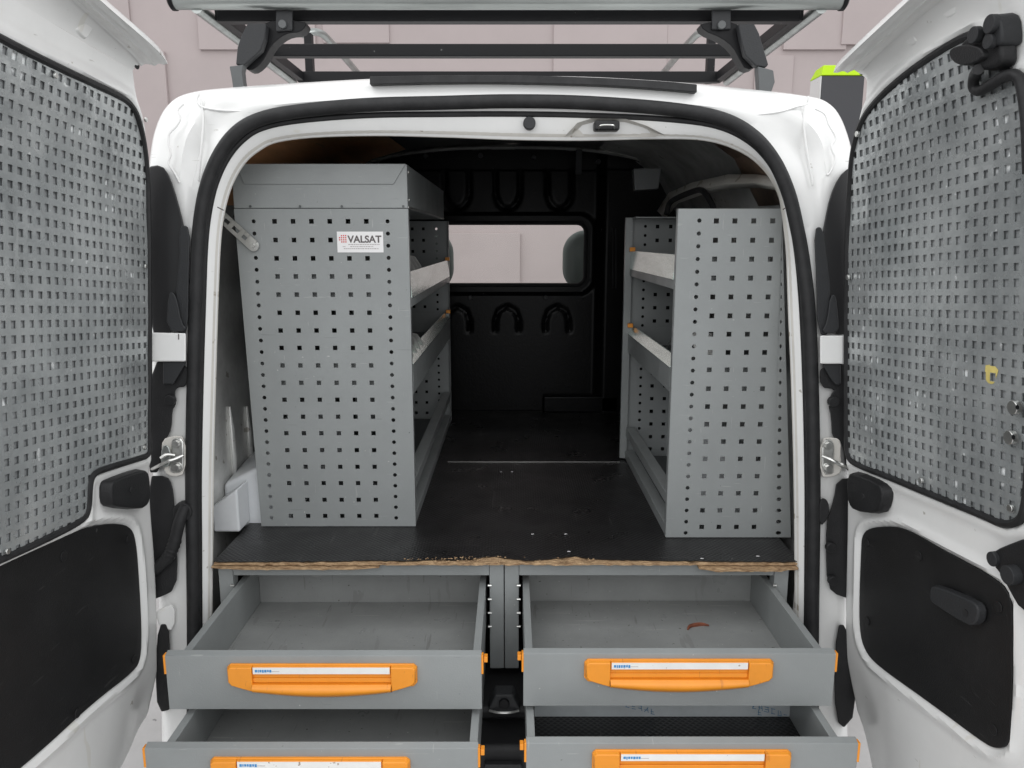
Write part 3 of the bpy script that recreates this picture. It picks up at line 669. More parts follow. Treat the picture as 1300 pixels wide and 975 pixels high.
# catch at the right edge
cat = dplate(dr, rr_, 'door_catch', [(1263,700),(1275,693),(1310,680),(1330,690),(1330,790),(1300,775),(1288,755),(1275,730),(1265,718)], M['plastic'], 0, .016, 1, .004, .97)
dbolt(dr, cat, 1268, 709, .011, M['plastic2'], .010, .012, 'knob'); dbolt(dr, cat, 1293, 729, .014, M['plastic2'], .012, .018, 'knob')
# lock mechanism at the top right: box, boss and bent tube
lk = dplate(dr, rr_, 'top_lock', [(1222,60),(1230,48),(1244,40),(1262,34),(1278,36),(1283,60),(1283,84),(1262,92),(1238,88),(1224,78)], M['plastic'], .004, .026, 2, .005, .9)
dplate(dr, lk, 'lock_plate', [(1254,26),(1270,15),(1281,20),(1284,50),(1281,60),(1268,58),(1258,44)], M['plastic2'], 0, .030, 1, .004, .92)
dplate(dr, lk, 'lock_arm', [(1212,64),(1222,57),(1245,54),(1262,62),(1262,76),(1234,86),(1217,79)], M['plastic'], .010, .034, 1, .005, .9)
for (x, y, r) in ((1243,44,.011),(1264,30,.012),(1262,52,.010)): dbolt(dr, lk, x, y, r, M['plastic2'], .026, .010, 'knob')
mb = MB(); mb.tube(spline([dr.q(x, y, n) for x, y, n in ((1242,88,.03),(1237,97,.02),(1236,110,.014),(1244,115,.014),(1260,106,.016),(1278,96,.016),(1290,96,.016),(1297,108,.014),(1303,150,.012),(1306,220,.010))], 6), .0075, 10)
mb.build('bent_rod', M['rubber'], rr_)
# yellow overspray: a thin irregular paint patch on the guard sheet
uv = inv_list(dr, [(1256,460),(1262,457),(1266,462),(1273,461),(1272,472),(1269,480),(1266,488),(1258,486),(1255,478)])
sq = chaikin([V((a, b, 0)) for a, b in uv], 2)
mbp = MB()
def yellow_patch():
    pu, pw = .0208, .0226; hu, hw_ = .0054, .0058; poly = [(p.x, p.y) for p in sq]
    us = [p[0] for p in poly]; ws = [p[1] for p in poly]
    for i in range(int(min(us)/pu)-1, int(max(us)/pu)+2):
        for j in range(int(min(ws)/pw)-1, int(max(ws)/pw)+2):
            cu, cw = (i+.5)*pu, (j+.5)*pw; a, b_ = pu/2, pw/2
            O4 = [(cu-a, cw-b_), (cu+a, cw-b_), (cu+a, cw+b_), (cu-a, cw+b_)]; h2, h3 = hu + .0006, hw_ + .0006
            H4 = [(cu-h2, cw-h3), (cu+h2, cw-h3), (cu+h2, cw+h3), (cu-h2, cw+h3)]
            for k in range(4):
                c2 = clip_convex([O4[k], O4[(k+1) % 4], H4[(k+1) % 4], H4[k]], poly)
                if len(c2) >= 3:
                    base = len(mbp.v)
                    for (u, w) in c2: mbp.v.append(dr.pt(u, w, .0052 + guard_dent(u, w)))
                    mbp.f.append(tuple(range(base, base+len(c2))))
yellow_patch(); mbp.build('paint_spot', M['yellow'], rr_)

# ============================================================= load floor boards
BZt = -.677
def board(name, label, y0, y1, zt, ragged, x0=-.64, x1=.618):
    r = empty(name, label, 'floor board')
    n = 240; th = .0085
    def fe(x, k): return noise.noise(V((x*14, k, 0)))*.005 + noise.noise(V((x*60, k, 3)))*.0025 if ragged else 0
    xs = [lerp(x0, x1, i/n) for i in range(n+1)]
    mid = lambda x: math.exp(-((x-.02)/.30)**2)
    f1 = [y0 + fe(x, 1.0)*.7 for x in xs]
    core = MB().loft([[V((x, y1, zt-.0012)) for x in xs], [V((x, y + .004, zt-.0012 - (.002 + .003*noise.noise(V((x*40, 5, 1))))*ragged)) for x, y in zip(xs, f1)],
                      [V((x, y, zt-.004)) for x, y in zip(xs, f1)], [V((x, y + .004*noise.noise(V((x*70, 2, 7)))*ragged, zt-.008)) for x, y in zip(xs, f1)],
                      [V((x, y + .003, zt-th)) for x, y in zip(xs, f1)], [V((x, y1, zt-th)) for x in xs]])
    core.build('plywood_core', M['ply'], r)
    f2 = [y0 + .001 + ragged*(.020*mid(x)*(0.75+.9*noise.noise(V((x*11, 9, 2)))) + max(0, fe(x, 4.0)) + .003*noise.noise(V((x*90, 1, 1)))) for x in xs]
    if ragged:  # a deeper bite
        f2 = [f + .014*math.exp(-((x-.135)/.035)**2) for f, x in zip(f2, xs)]
    MB().loft([[V((x, y1, zt)) for x in xs], [V((x, y, zt)) for x, y in zip(xs, f2)], [V((x, y + .0003, zt-.0013)) for x, y in zip(xs, f2)]]).build('black_film', M['board'], r, smooth=False)
    return r
bd = board('plywood_floor', 'black film faced plywood floor with splintered brown front edge above the drawers', 1.545, 2.300, BZt, 1)
# broken plies sticking out at both ends
def sliver(x0, x1, y, z, h, seed):
    n = 30; xs = [lerp(x0, x1, i/n) for i in range(n+1)]
    up_, lo_, bk = [], [], []
    for i, x in enumerate(xs):
        t = i/n; e = min(1, 6*t, 6*(1-t)) ; d = noise.noise(V((x*30, seed, 0)))
        up_.append(V((x, y + .002*d, z))); lo_.append(V((x, y + .003*d, z - h*(.35+.65*e) + .002*noise.noise(V((x*60, seed, 1)))))); bk.append(V((x, y + .03, z - h*.4)))
    return MB().loft([[p + V((0, .03, 0)) for p in up_], up_, lo_, bk])
sliver(-.645, -.285, 1.541, -.6875, .006, 1).build('loose_ply', M['ply'], bd)
sliver(.40, .612, 1.538, -.6875, .009, 2).build('loose_ply', M['ply'], bd)
# crumbs along the broken edge
mb = MB()
for k in range(120):
    x = random.choice((-.15, -.06, -.1, .13)) + random.gauss(0, .045); y = 1.545 + random.uniform(-.002, .03)*math.exp(-((x)/.3)**2); s = random.uniform(.0006, .0026)
    if not -.6 < x < .58: continue
    c = V((x, y, BZt + .0006)); a = random.uniform(0, 3.1)
    mb.add([c + V((math.cos(a+t)*s*(1.8 if t in (0,) else 1), math.sin(a+t)*s, 0)) for t in (0, 1.6, 3.1, 4.7)] + [c + V((0, 0, s*.7))], [(0,1,4),(1,2,4),(2,3,4),(3,0,4)])
o = mb.build('wood_crumbs', M['ply'], bd, smooth=False); o['kind'] = 'stuff'
b2 = board('plywood_floor', 'black plywood floor sheet further in, reaching the bulkhead', 2.306, 3.04, BZt - .003, 0)
a, b = -.20, .335
MB().box(a, b, 2.2985, 2.3058, BZt-.004, BZt+.0008).build('joint_edge', M['zinc'], b2, smooth=False)
# small white chips lying about on the floor
for k, (x, y) in enumerate(((636,599),(650,599),(676,678),(718,678),(891,709),(962,706),(722,700))):
    c = PZ(x, y, BZt + .001); s = .0035
    o = MB().prism([c + V((-s, -s*.5, 0)), c + V((s*1.2, -s*.4, 0)), c + V((s, s*.5, 0)), c + V((-s*.8, s*.6, 0))], [c + V((0, 0, .001))]*4).build('paint_chip', M['sticker'], smooth=False)
    tag(o, ['tiny white chip deep inside on the floor, left of a pair', 'tiny white chip deep inside on the floor, right of a pair', 'tiny white chip near the middle of the floor edge', 'small white chip right of the middle of the floor',
            'white chip at the foot of the right shelf, larger and left', 'white chip below the right shelf near its outer side', 'faint chip beside the bite in the plywood edge'][k], 'chip', 'white chips scattered on the load floor')

# ============================================================= drawer cabinets
CY = 1.557; CZ0, CZ1 = -.934, -.6885
def text_mesh(s, size, name, m, parent, loc, ext=.0003, offset=0, sx=1.0):
    cu = bpy.data.curves.new(name, 'FONT'); cu.body = s; cu.size = size; cu.extrude = ext; cu.offset = offset
    t = bpy.data.objects.new(name, cu); C.objects.link(t); dg = bpy.context.evaluated_depsgraph_get(); dg.update()
    me = bpy.data.meshes.new_from_object(t.evaluated_get(dg)); bpy.data.objects.remove(t); me.materials.clear(); me.materials.append(m)
    o = bpy.data.objects.new(name, me); C.objects.link(o); o.rotation_euler = (math.pi/2, 0, 0); o.location = loc; o.scale = (sx, 1, 1); o.parent = parent
    return o
def orange_handle(parent, xc, z1, yf, wd=.345):
    # z1 top of the handle. outline: square ends on top, bow shaped lower edge
    x0, x1 = xc - wd/2, xc + wd/2; h = .063
    out = [(x0+.006, z1), (x1-.006, z1), (x1, z1-.006), (x1, z1-.036), (x1-.007, z1-.044)]
    n = 18
    low = [(lerp(x1-.022, x0+.022, i/n), z1 - .045 - .0185*math.sin(math.pi*i/n)**.8) for i in range(n+1)]
    out += low + [(x0+.007, z1-.044), (x0, z1-.036), (x0, z1-.006)]
    g0, g1 = x0+.047, x1-.047; top = z1-.018
    # frame as top bar, two ends, lower grip with a scooped recess between
    hd = bpy.data.objects.new('handle', None); C.objects.link(hd); hd.parent = parent; 
    mb = MB()
    mb.prism([V((x, yf+.002, z)) for x, z in out], [V((x, yf-.004, z)) for x, z in out])
    body = mb.build('handle', M['orange'], parent, bevel=.0015); bpy.data.objects.remove(hd)
    for sg, a, b in ((1, x0, g0), (-1, x1, g1)):
        q = [(a, z1-.006), (a+.005*sg, z1-.001), (b, z1-.001), (b, z1-.0525), (a+.024*sg, z1-.045), (a+.006*sg, z1-.039), (a+.001*sg, z1-.032)]
        mx_, mz_ = (a+b)/2 + .004*sg, z1-.024
        MB().prism([V((x, yf-.003, z)) for x, z in q], [V((x if x == b else mx_+(x-mx_)*.88, yf-.012, mz_+(z-mz_)*.92)) for x, z in q]).build('grip_end', M['orange'], parent, bevel=.002)
    # lower grip: bow, swelling outwards
    rows = []
    for k in range(9):
        t = k/8; rr = []
        for i in range(n+1):
            x = lerp(g0, g1, i/n); bow = math.sin(math.pi*(x-x0)/(x1-x0))
            zt = z1 - .036; zb = z1 - .0475 - .0165*bow
            rr.append(V((x, yf - .006 - .013*math.sin(math.pi*min(1, .15+t*.85))*(.7+.3*bow), lerp(zt, zb, t))))
        rows.append(rr)
    rows = [[p + V((0, .008, 0)) for p in rows[0]]] + rows + [[V((p.x, yf-.001, p.z)) for p in rows[-1]]]
    MB().loft(rows).build('grip', M['orange'], parent)
    MB().box(g0, g1, yf-.0045, yf-.0065, z1-.026, z1-.0345).build('grip_rib', M['orange'], parent, bevel=.001)
    MB().box(g0+.001, g1-.001, yf-.003, yf-.0095, z1-.0175, z1-.0015).build('label_holder', M['orange'], parent, bevel=.001)
    MB().box(g0+.002, g1-.002, yf-.009, yf-.0103, z1-.0155, z1-.003).build('label_strip', M['label'], parent, bevel=0, smooth=False)
    mb = MB()
    x = g0+.006
    for wdt in (.004, .002, .0035, .003, .004, .003, .0035):
        mb.box(x, x+wdt, yf-.0101, yf-.0108, z1-.0125 + random.uniform(0, .0015), z1-.007); x += wdt + .0011
    mb.build('label_print', M['blue'], parent, smooth=False)
    MB().box(g0+.036, g0+.050, yf-.0101, yf-.0107, z1-.0105, z1-.0098).build('label_print', M['ink2'], parent, smooth=False)
def drawer(cab, x0, x1, yf, zt, h, yb, zf, bx0, bx1, floor_mat, hx, hz, label):
    d = bpy.data.objects.new('drawer', None); C.objects.link(d); d.parent = cab; d['label'] = label
    th = .0016; zb = zt - h
    fr = MB().box(x0, x1, yf, yf+.0016, zb, zt-.004)
    fr.prism([V((x0, yf, zt-.004)), V((x1, yf, zt-.004)), V((x1, yf+.014, zt)), V((x0, yf+.014, zt))], [V((x0, yf+.002, zt-.0055)), V((x1, yf+.002, zt-.0055)), V((x1, yf+.014, zt-.002)), V((x0, yf+.014, zt-.002))])
    fr.box(x0, x1, yf+.0125, yf+.0141, zf, zt-.0021)
    fr.box(x0, x0+.0016, yf+.0017, yf+.012, zb, zt-.006).box(x1-.0016, x1, yf+.0017, yf+.012, zb, zt-.006)
    fr.build('drawer_front', M['grey'], d, bevel=.0008)
    for (xa, xb) in ((bx0, bx0+.0145), (bx1-.0145, bx1)):
        MB().box(xa, xb, yf+.0145, yb, zf - .004, zt-.003).build('drawer_side', M['grey'], d, bevel=.0012)
    MB().box(bx0+.015, bx1-.015, yf+.0145, yb, zf-.003, zf).build('drawer_floor', floor_mat, d, smooth=False)
    MB().box(bx0+.015, bx1-.015, yb-.002, yb, zf+.0005, zt-.004).build('drawer_back', M['grey_worn'], d, smooth=False)
    # orange corner caps
    for sx, xe in ((-1, x0), (1, x1)):
        MB().box(xe-.0035 if sx < 0 else xe-.0005, xe+.0005 if sx < 0 else xe+.0035, yf-.001, yf+.012, zt-.040, zt-.003).build('corner_cap', M['orange'], d, bevel=.001)
        if abs(xe + .017) < .1: MB().box(xe+.0042*sx, xe+.011*sx, yf+.001, yf+.014, zt-.018, zt-.007).build('catch', M['orange'], d, bevel=.001)
    orange_handle(d, hx, hz, yf)
    return d
def cabinet(x0, x1, label):
    c = empty('drawer_cabinet', label, 'drawer cabinet', 'drawer cabinets under the load floor')
    pw = .031
    MB().box(x0, x0+pw, CY, CY+.03, CZ0, CZ1).build('post', M['grey'], c, bevel=.0015)
    MB().box(x1-pw, x1, CY, CY+.03, CZ0, CZ1).build('post', M['grey'], c, bevel=.0015)
    MB().box(x0+pw+.0005, x1-pw-.0005, CY+.002, CY+.03, CZ1-.026, CZ1).build('top_rail', M['grey'], c, bevel=.001)
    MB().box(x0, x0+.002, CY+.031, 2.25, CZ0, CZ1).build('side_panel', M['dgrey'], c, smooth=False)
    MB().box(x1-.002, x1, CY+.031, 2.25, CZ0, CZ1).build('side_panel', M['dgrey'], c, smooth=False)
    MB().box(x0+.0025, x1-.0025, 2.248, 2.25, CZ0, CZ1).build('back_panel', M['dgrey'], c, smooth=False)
    # runners with rollers next to the inner post
    for xs in (x0+pw-.0005, x1-pw+.0005):
        for zz in (-.80, -.925):
            MB().box(xs-.002, xs+.002, CY+.031, 2.1, zz-.012, zz+.012).build('runner', M['dgrey'], c, smooth=False)
        for k in range(4):
            p = V((xs, CY-.004, -.735-.032*k)); MB().cyl(p + V((-.004, 0, 0)), p + V((.004, 0, 0)), .003, 8).build('roller', M['zinc'], c)
    return c
cl = cabinet(-.6365, -.0178, 'grey drawer cabinet under the left half of the load floor, two drawers pulled out')
cr = cabinet(-.0160, .6000, 'grey drawer cabinet under the right half of the load floor, two drawers pulled out')
def xat(px, py, yv): return P(px, py, yv).x
y1 = 1.275
drawer(cl, xat(212,866,y1), xat(611.5,866,y1), y1, -.736, .111, 1.670, -.832, -.603, -.057, M['grey_worn'], xat(410,860,y1), P(410,842,y1).z, 'upper drawer, less far out, empty')
y2 = 1.183
drawer(cl, xat(184,960,y2), xat(607,960,y2), y2, -.857, .111, 1.60, -.945, -.603, -.060, M['grey_worn'], xat(394,960,y2), P(394,960.5,y2).z, 'lower drawer, further out')
y3 = 1.282
drawer(cr, xat(664.5,862,y3), xat(1059,862,y3), y3, -.736, .109, 1.670, -.828, .0235, .5715, M['grey_worn'], xat(861,856,y3), P(861,836,y3).z, 'upper drawer with a rusty scrap in it')
y4 = 1.190
drawer(cr, xat(668,955,y4), xat(1089,955,y4), y4, -.852, .111, 1.60, -.940, .026, .5715, M['board'], xat(878,952,y4), P(878,951,y4).z, 'lower drawer with black mat and film covered divider')
# divider sheet with blue printed film
a = P(676, 914, 1.39); b = P(1012, 914, 1.39)
dv = MB().box(.045, b.x, 1.390, 1.392, -.9395, -.868).build('drawer_divider', M['bin_light'], cr, smooth=False)
def strokes(cxp, cyp, n, sgn):
    mb = MB()
    for k in range(n):
        x = cxp + k*8; y = cyp + sgn*k*2.2
        for (p, q) in random.sample([((0,0),(5,1)), ((0,6),(5,7)), ((1,0),(1,6)), ((4,1),(5,7)), ((0,3),(4,4)), ((0,6),(5,0))], 3):
            u = P(x+p[0], y+p[1], 1.389); v = P(x+q[0], y+q[1], 1.389)
            if u.z < -.938 or v.z < -.938 : continue
            mb.tube([u, v], .0006, 5)
    return mb
strokes(786, 889, 6, 1).build('film_print', M['bluef'], dv); strokes(955, 893, 7, 1).build('film_print', M['bluef'], dv); strokes(962, 901, 4, 1).build('film_print', M['bluef'], dv)
# scrap in the upper right drawer
pts = spline([PZ(x, y, -.8255) for x, y in ((873,799),(876,795),(884,793),(892,792.5),(900,794))], 5)
o = MB().tube(pts, [.0018 + .003*math.sin(math.pi*i/(len(pts)-1)) for i in range(len(pts))], 6).build('metal_scrap', M['scrap']); tag(o, 'curved rusty brown scrap lying in the upper right drawer', 'scrap')

# ============================================================= shelving units
def perf_panel(mb, x0f, x1f, z0, z1, y, cols, rows, hs, ccols, crows, cr_):
    """sheet in the xz plane: square holes at cols x rows, round holes at ccols x crows; x0f, x1f give the side edges for a height"""
    # split the panel into vertical strips
    strips = []
    for c in ccols: strips.append((c - .011, c + .011, 'c', [c]))
    strips.append((min(cols) - .02, max(cols) + .02, 's', cols))
    strips.sort(); cur = None; full = []
    x = None
    for s in strips:
        if x is not None and s[0] > x + 1e-5: full.append((x, s[0], 'n', []))
        full.append(s); x = s[1]
    def quad(a, b, c, d): mb.add([V((p[0], y, p[1])) for p in (a, b, c, d)], [(0, 1, 2, 3)])
    def ringcell(xa, xb, za, zb, hole):
        hx0, hx1 = min(h[0] for h in hole), max(h[0] for h in hole); hz0, hz1 = min(h[1] for h in hole), max(h[1] for h in hole)
        quad((xa, za), (hx0, za), (hx0, zb), (xa, zb)); quad((hx1, za), (xb, za), (xb, zb), (hx1, zb))
        quad((hx0, za), (hx1, za), (hx1, hz0), (hx0, hz0)); quad((hx0, hz1), (hx1, hz1), (hx1, zb), (hx0, zb))
        n = len(hole)
        if n > 4:
            mx_, mz_ = (hx0+hx1)/2, (hz0+hz1)/2
            for cn in ((hx0, hz0), (hx1, hz0), (hx1, hz1), (hx0, hz1)):
                arc = [h for h in hole if (h[0]-mx_)*(cn[0]-mx_) > -1e-7 and (h[1]-mz_)*(cn[1]-mz_) > -1e-7]
                arc.sort(key=lambda h: math.atan2((h[1]-mz_)*(1 if cn[1] > mz_ else -1), (h[0]-mx_)*(1 if cn[0] > mx_ else -1)))
                for p, q in zip(arc, arc[1:]): mb.add([V((r_[0], y, r_[1])) for r_ in (cn, p, q)], [(0, 1, 2)])
        for p, q in zip(hole, hole[1:] + hole[:1]):
            mb.add([V((p[0], y, p[1])), V((q[0], y, q[1])), V((q[0], y+.0016, q[1])), V((p[0], y+.0016, p[1]))], [(0, 1, 2, 3)])
    def strip(xa, xb, kind, xs):
        if kind == 'n': quad((xa, z0), (xb, z0), (xb, z1), (xa, z1)); return
        rs = crows if kind == 'c' else rows; rs = sorted(rs); hz = (cr_ if kind == 'c' else hs)
        zc = [z0] + [(a+b)/2 for a, b in zip(rs, rs[1:])] + [z1]
        xc = [xa] + [(a+b)/2 for a, b in zip(xs, xs[1:])] + [xb]
        for j, r in enumerate(rs):
            for i, c in enumerate(xs):
                if kind == 's': hole = [(c-hz, r-hz), (c+hz, r-hz), (c+hz, r+hz), (c-hz, r+hz)]
                else: hole = [(c + hz*math.cos(2*math.pi*k/16), r + hz*math.sin(2*math.pi*k/16)) for k in range(16)]
                ringcell(xc[i], xc[i+1], zc[j], zc[j+1], hole)
    for s in full: strip(*s)
    l = full[0][0]; r = full[-1][1]
    quad((x0f(z0), z0), (l, z0), (l, z1), (x0f(z1), z1)); quad((r, z0), (x1f(z0), z0), (x1f(z1), z1), (r, z1))
def back_sheet(mb, Y):
    flat = [f for f in mb.f if all(abs(mb.v[i].y - Y) < 1e-6 for i in f)]
    for f in flat: mb.add([mb.v[i] + V((0, .0016, 0)) for i in f], [tuple(range(len(f)))[::-1]])
def zof(py, Y): return P(650, py, Y).z
def end_panel(parent, Y, x0f, x1f, z0, z1, cols, rows, ccols, crows, name='end_panel', flange=0):
    mb = MB(); perf_panel(mb, x0f, x1f, z0, z1, Y, cols, rows, .0052, ccols, crows, .0046)
    back_sheet(mb, Y)
    return mb.build(name, M['grey'], parent, smooth=False)
def edge_flange(parent, x0, x1, y0, y1, z0, z1): return MB().box(x0, x1, y0, y1, z0, z1).build('folded_edge', M['grey'], parent, bevel=.0008)

# left unit
YL0, YL1 = 1.75, 2.87
sl = empty('shelving_unit', 'tall grey perforated shelving unit on the left with closed top box and company sticker', 'shelving unit', 'shelving units inside the van')
z0, z1 = BZt + .0012, .0697
rowsL = [zof(y, YL0) for y in (281,304.7,328,351,374,397,419.6,441.7,464,486,507.5,529,550,571.5,592.6,613.4,634.5,655)]
colsL = [xat(x, 281, YL0) for x in (348.5,372,395.3,418.6,441.8,465)]
cL = [xat(322, 281, YL0), xat(492, 281, YL0)]
crL = [zof(281, YL0) - .0268*k for k in range(27)]
lx0 = lambda z: lerp(-.603, -.6196, (z - z0)/(z1-z0)); lx1 = lambda z: -.2318
end_panel(sl, YL0, lx0, lx1, z0, z1, colsL, rowsL, cL, crL)
end_panel(sl, YL1, lambda z: -.60, lx1, z0, z1, colsL, rowsL, cL, crL)
edge_flange(sl, -.2334, -.2316, YL0+.001, YL0+.016, z0, z1); edge_flange(sl, -.2334, -.2316, YL1-.022, YL1-.001, z0, z1)
def tray(parent, x_in, x_out, ya, yb, zb, zt, lipm, sgn, lip_h=.022):
    """long shelf tray; x_in is the aisle side"""
    t = bpy.data.objects.new('shelf_tray', None); C.objects.link(t); t.parent = parent
    xi, xo = x_in, x_out; lt = .003 if lip_h > .04 else .016
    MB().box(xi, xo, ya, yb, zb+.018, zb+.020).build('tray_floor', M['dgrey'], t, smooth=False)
    MB().box(xi - .0008*sgn, xi + .0015*sgn, ya, yb, zb, zt - lip_h).build('tray_front', M['grey'], t, smooth=False)
    MB().prism([V((xi - .003*sgn, ya, zt-lip_h+.0005)), V((xi+.002*sgn, ya, zt-lip_h+.0005)), V((xi+lt*sgn+.004*sgn, ya, zt)), V((xi+lt*sgn, ya, zt))],
               [V((xi - .003*sgn, yb, zt-lip_h+.0005)), V((xi+.002*sgn, yb, zt-lip_h+.0005)), V((xi+lt*sgn+.004*sgn, yb, zt)), V((xi+lt*sgn, yb, zt))]).build('front_lip', lipm, t, bevel=.0006)
    for y in (ya+.0003, yb-.0016):
        MB().box(xi+.002*sgn, xo, y, y+.0013, zb, zt-.004).build('tray_end', M['grey'], t, smooth=False)
    MB().box(xo, xo-.0014*sgn, ya+.003, yb-.003, zb, zt).build('tray_rear', M['dgrey'], t, smooth=False)
    for y in (yb-.014,):
        MB().box(xi-.004*sgn, xi+.012*sgn, y, y+.013, zt-.002, zt+.010).build('orange_cap', M['orange'], t, bevel=.001)
    return t
tray(sl, -.232, -.60, YL0+.018, YL1-.024, -.150, -.070, M['alu'], -1, .060)
tray(sl, -.232, -.60, YL0+.018, YL1-.024, -.355, -.262, M['alu'], -1)
# floor level trough of the unit: two rails
MB().box(-.2325, -.262, YL0+.018, YL1-.024, -.59, -.565).build('lower_rail', M['grey'], sl, bevel=.001)
MB().box(-.2325, -.262, YL0+.018, YL1-.024, z0, -.652).build('base_rail', M['grey'], sl, bevel=.001)
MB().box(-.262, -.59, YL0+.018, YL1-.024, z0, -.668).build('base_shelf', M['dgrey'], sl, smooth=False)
# bins: tilted dividers
def dividers(zc, ys, name='tray_divider'):
    for i, y in enumerate(ys):
        mb = MB(); q = [(-.236, 0), (-.236, .045), (-.25, .070), (-.30, .082), (-.44, .082), (-.50, 0)]
        mb.prism([V((x, y - h*.55, zc + h)) for x, h in q], [V((x, y - h*.55 + .0025, zc + h)) for x, h in q])
        mb.build(name, M['bin'], sl, bevel=.0008)
dividers(-.110, (1.90, 1.97, 2.04)); dividers(-.312, (1.84, 1.91, 1.98, 2.05))
# top box
tb = MB().box(-.6196, -.2318, YL0-.0005, YL1-.2, z1+.001, .1655)
tb.build('top_box', M['grey'], sl, bevel=.002)
zz = .1655
q = [V((xat(297,208,YL0)+.004, 0, .1660)), V((-.234, 0, .1660)), V((-.262, 0, P(490,234,YL0).z)), V((-.592, 0, P(312,234,YL0).z))]
MB().prism([V((p.x, YL0-.0008, p.z)) for p in q], [V((p.x, YL0-.0040, p.z)) for p in q]).build('lid_flap', M['grey'], sl, bevel=.001)
MB().box(-.2316, -.2305, YL0+.004, YL1-.21, z1+.002, z1+.005).build('box_edge', M['zinc'], sl, smooth=False)
for x in (318, 381, 434, 512):
    c = P(x, 262, YL0-.0006); MB().cyl(c, c + V((0,-.002,0)), .0028, 10).build('rivet', M['dgrey'], sl)
for z in (.15, .09):
    c = V((-.2318, YL0+.02, z)); MB().cyl(c, c + V((.002, 0, 0)), .004, 10).build('rivet', M['zinc'], sl)
# fixing strap with slots
a = P(286, 279, YL0-.006); b = P(322, 312, YL0-.006); d = (b-a).normalized(); nrm = V((0, 1, 0)).cross(d).normalized(); L = (b-a).length
hw = .0125; mb = MB()
def sp2(s, t): return a + d*s + nrm*t
def slotcells(mb, L, hw, slots):
    xs = [-.012]
    for s0, s1 in slots: xs += [s0, s1]
    xs.append(L)
    for i in range(len(xs)-1):
        s0, s1 = xs[i], xs[i+1]
        if i % 2 == 0: mb.add([sp2(s0, -hw), sp2(s1, -hw), sp2(s1, hw), sp2(s0, hw)], [(0, 1, 2, 3)])
        else:
            hs = .004
            mb.add([sp2(s0, -hw), sp2(s1, -hw), sp2(s1, -hs), sp2(s0, -hs)], [(0, 1, 2, 3)]); mb.add([sp2(s0, hs), sp2(s1, hs), sp2(s1, hw), sp2(s0, hw)], [(0, 1, 2, 3)])
    pts = [sp2(L, 0)] + [sp2(L + hw*math.cos(math.radians(t)), hw*math.sin(math.radians(t))) for t in range(-90, 91, 15)]
    mb.add(pts, [tuple(range(len(pts)))])
slotcells(mb, L, hw, [(-.002, .012), (.022, .040), (.050, .062)])
st = mb.build('fixing_strap', M['zinc'], sl, smooth=False); m = st.modifiers.new('w', 'WELD'); m.merge_threshold = .0001; m = st.modifiers.new('s', 'SOLIDIFY'); m.thickness = .0025
m = st.modifiers.new('b', 'BEVEL'); m.width = .0006; m.segments = 1
MB().cyl(b + V((0, -.001, 0)), b + V((0, -.004, 0)), .0095, 20).cyl(b + V((0, -.003, 0)), b + V((0, -.008, 0)), .0058, 14, .004).build('strap_bolt', M['zinc'], st)
# sticker
sa = P(427.5, 294, YL0-.0012); sb = P(487, 320.5, YL0-.0012)
stk = MB().box(sa.x, sb.x, YL0-.0008, YL0-.0014, sb.z, sa.z).build('sticker', M['sticker'], sl, smooth=False)
W_ = sb.x - sa.x; H_ = sa.z - sb.z; fy = YL0 - .0017
text_mesh('VALSAT', .0215, 'lettering', M['ink'], stk, (sa.x + W_*.235, fy, sa.z - H_*.52), .0002, .0006, 1.0)
mb = MB()
for i in range(4):
    for j in range(4):
        if (i, j) in ((0, 0), (0, 3)): continue
        mb.box(sa.x + .0045 + i*.0046, sa.x + .0045 + i*.0046 + .0028, fy, fy-.0002, sa.z - .0075 - j*.0046, sa.z - .0075 - j*.0046 - .0028)
mb.build('dot_mark', M['red'], stk, smooth=False)
mb = MB()
for (f0, f1, v) in ((.24, .92, .60), (.12, .18, .70), (.28, .78, .70), (.14, .9, .80)):
    x = f0
    while x < f1:
        wd = random.uniform(.018, .05); mb.box(sa.x + W_*x, sa.x + W_*min(f1, x+wd), fy, fy-.0002, sa.z - H_*v, sa.z - H_*(v+.035)); x += wd + .012
mb.build('fine_print', M['ink2'], stk, smooth=False)

# right unit
YR0, YR1 = 1.68, 2.355
sr_ = empty('shelving_unit', 'shorter grey perforated shelving unit on the right, open to the aisle with two trays', 'shelving unit', 'shelving units inside the van')
z0r, z1r = BZt + .0012, .067
rx0 = lambda z: .3565; rx1 = lambda z: lerp(.646, .577, (z-z0r)/(z1r-z0r))
rowsR = [zof(y, YR0) for y in (280.5,305,329,353,377,401,424.3,447.5,469.5,493.5,516.2,538.7,560.6,582.6,604.5,626.3,648,669)]
colsR = [xat(x, y, YR0) for x, y in ((909.5,281),(933,281),(957,281),(981,281))]
cR = [xat(887.5, 290, YR0), .607]
crR = [zof(280, YR0) - .0272*k for k in range(27)]
def end_r(Y):
    mb = MB()
    # right column of round holes leans, so keep it parallel to the outer edge: handled by a shear of the strip right of the square holes
    perf_panel(mb, rx0, lambda z: .628, z0r, z1r, Y, colsR, rowsR, .0054, cR, crR, .0046)
    xm = max(colsR) + .02
    for v in mb.v:
        if v.x > xm - 1e-5:
            t = (v.z - z0r)/(z1r - z0r); e = rx1(v.z)
            v.x = xm + (v.x - xm) * (e - xm)/(.628 - xm)
    back_sheet(mb, Y); mb.build('end_panel', M['grey'], sr_, smooth=False)
end_r(YR0); end_r(YR1)
edge_flange(sr_, .3555, .3572, YR0+.001, YR0+.018, z0r, z1r); edge_flange(sr_, .340, .362, YR1-.018, YR1-.0012, z0r, z1r)
tray(sr_, .3562, .565, YR0+.019, YR1-.019, -.105, -.030, M['alu'], 1, .055)
tray(sr_, .3562, .60, YR0+.019, YR1-.019, -.335, -.258, M['alu'], 1)
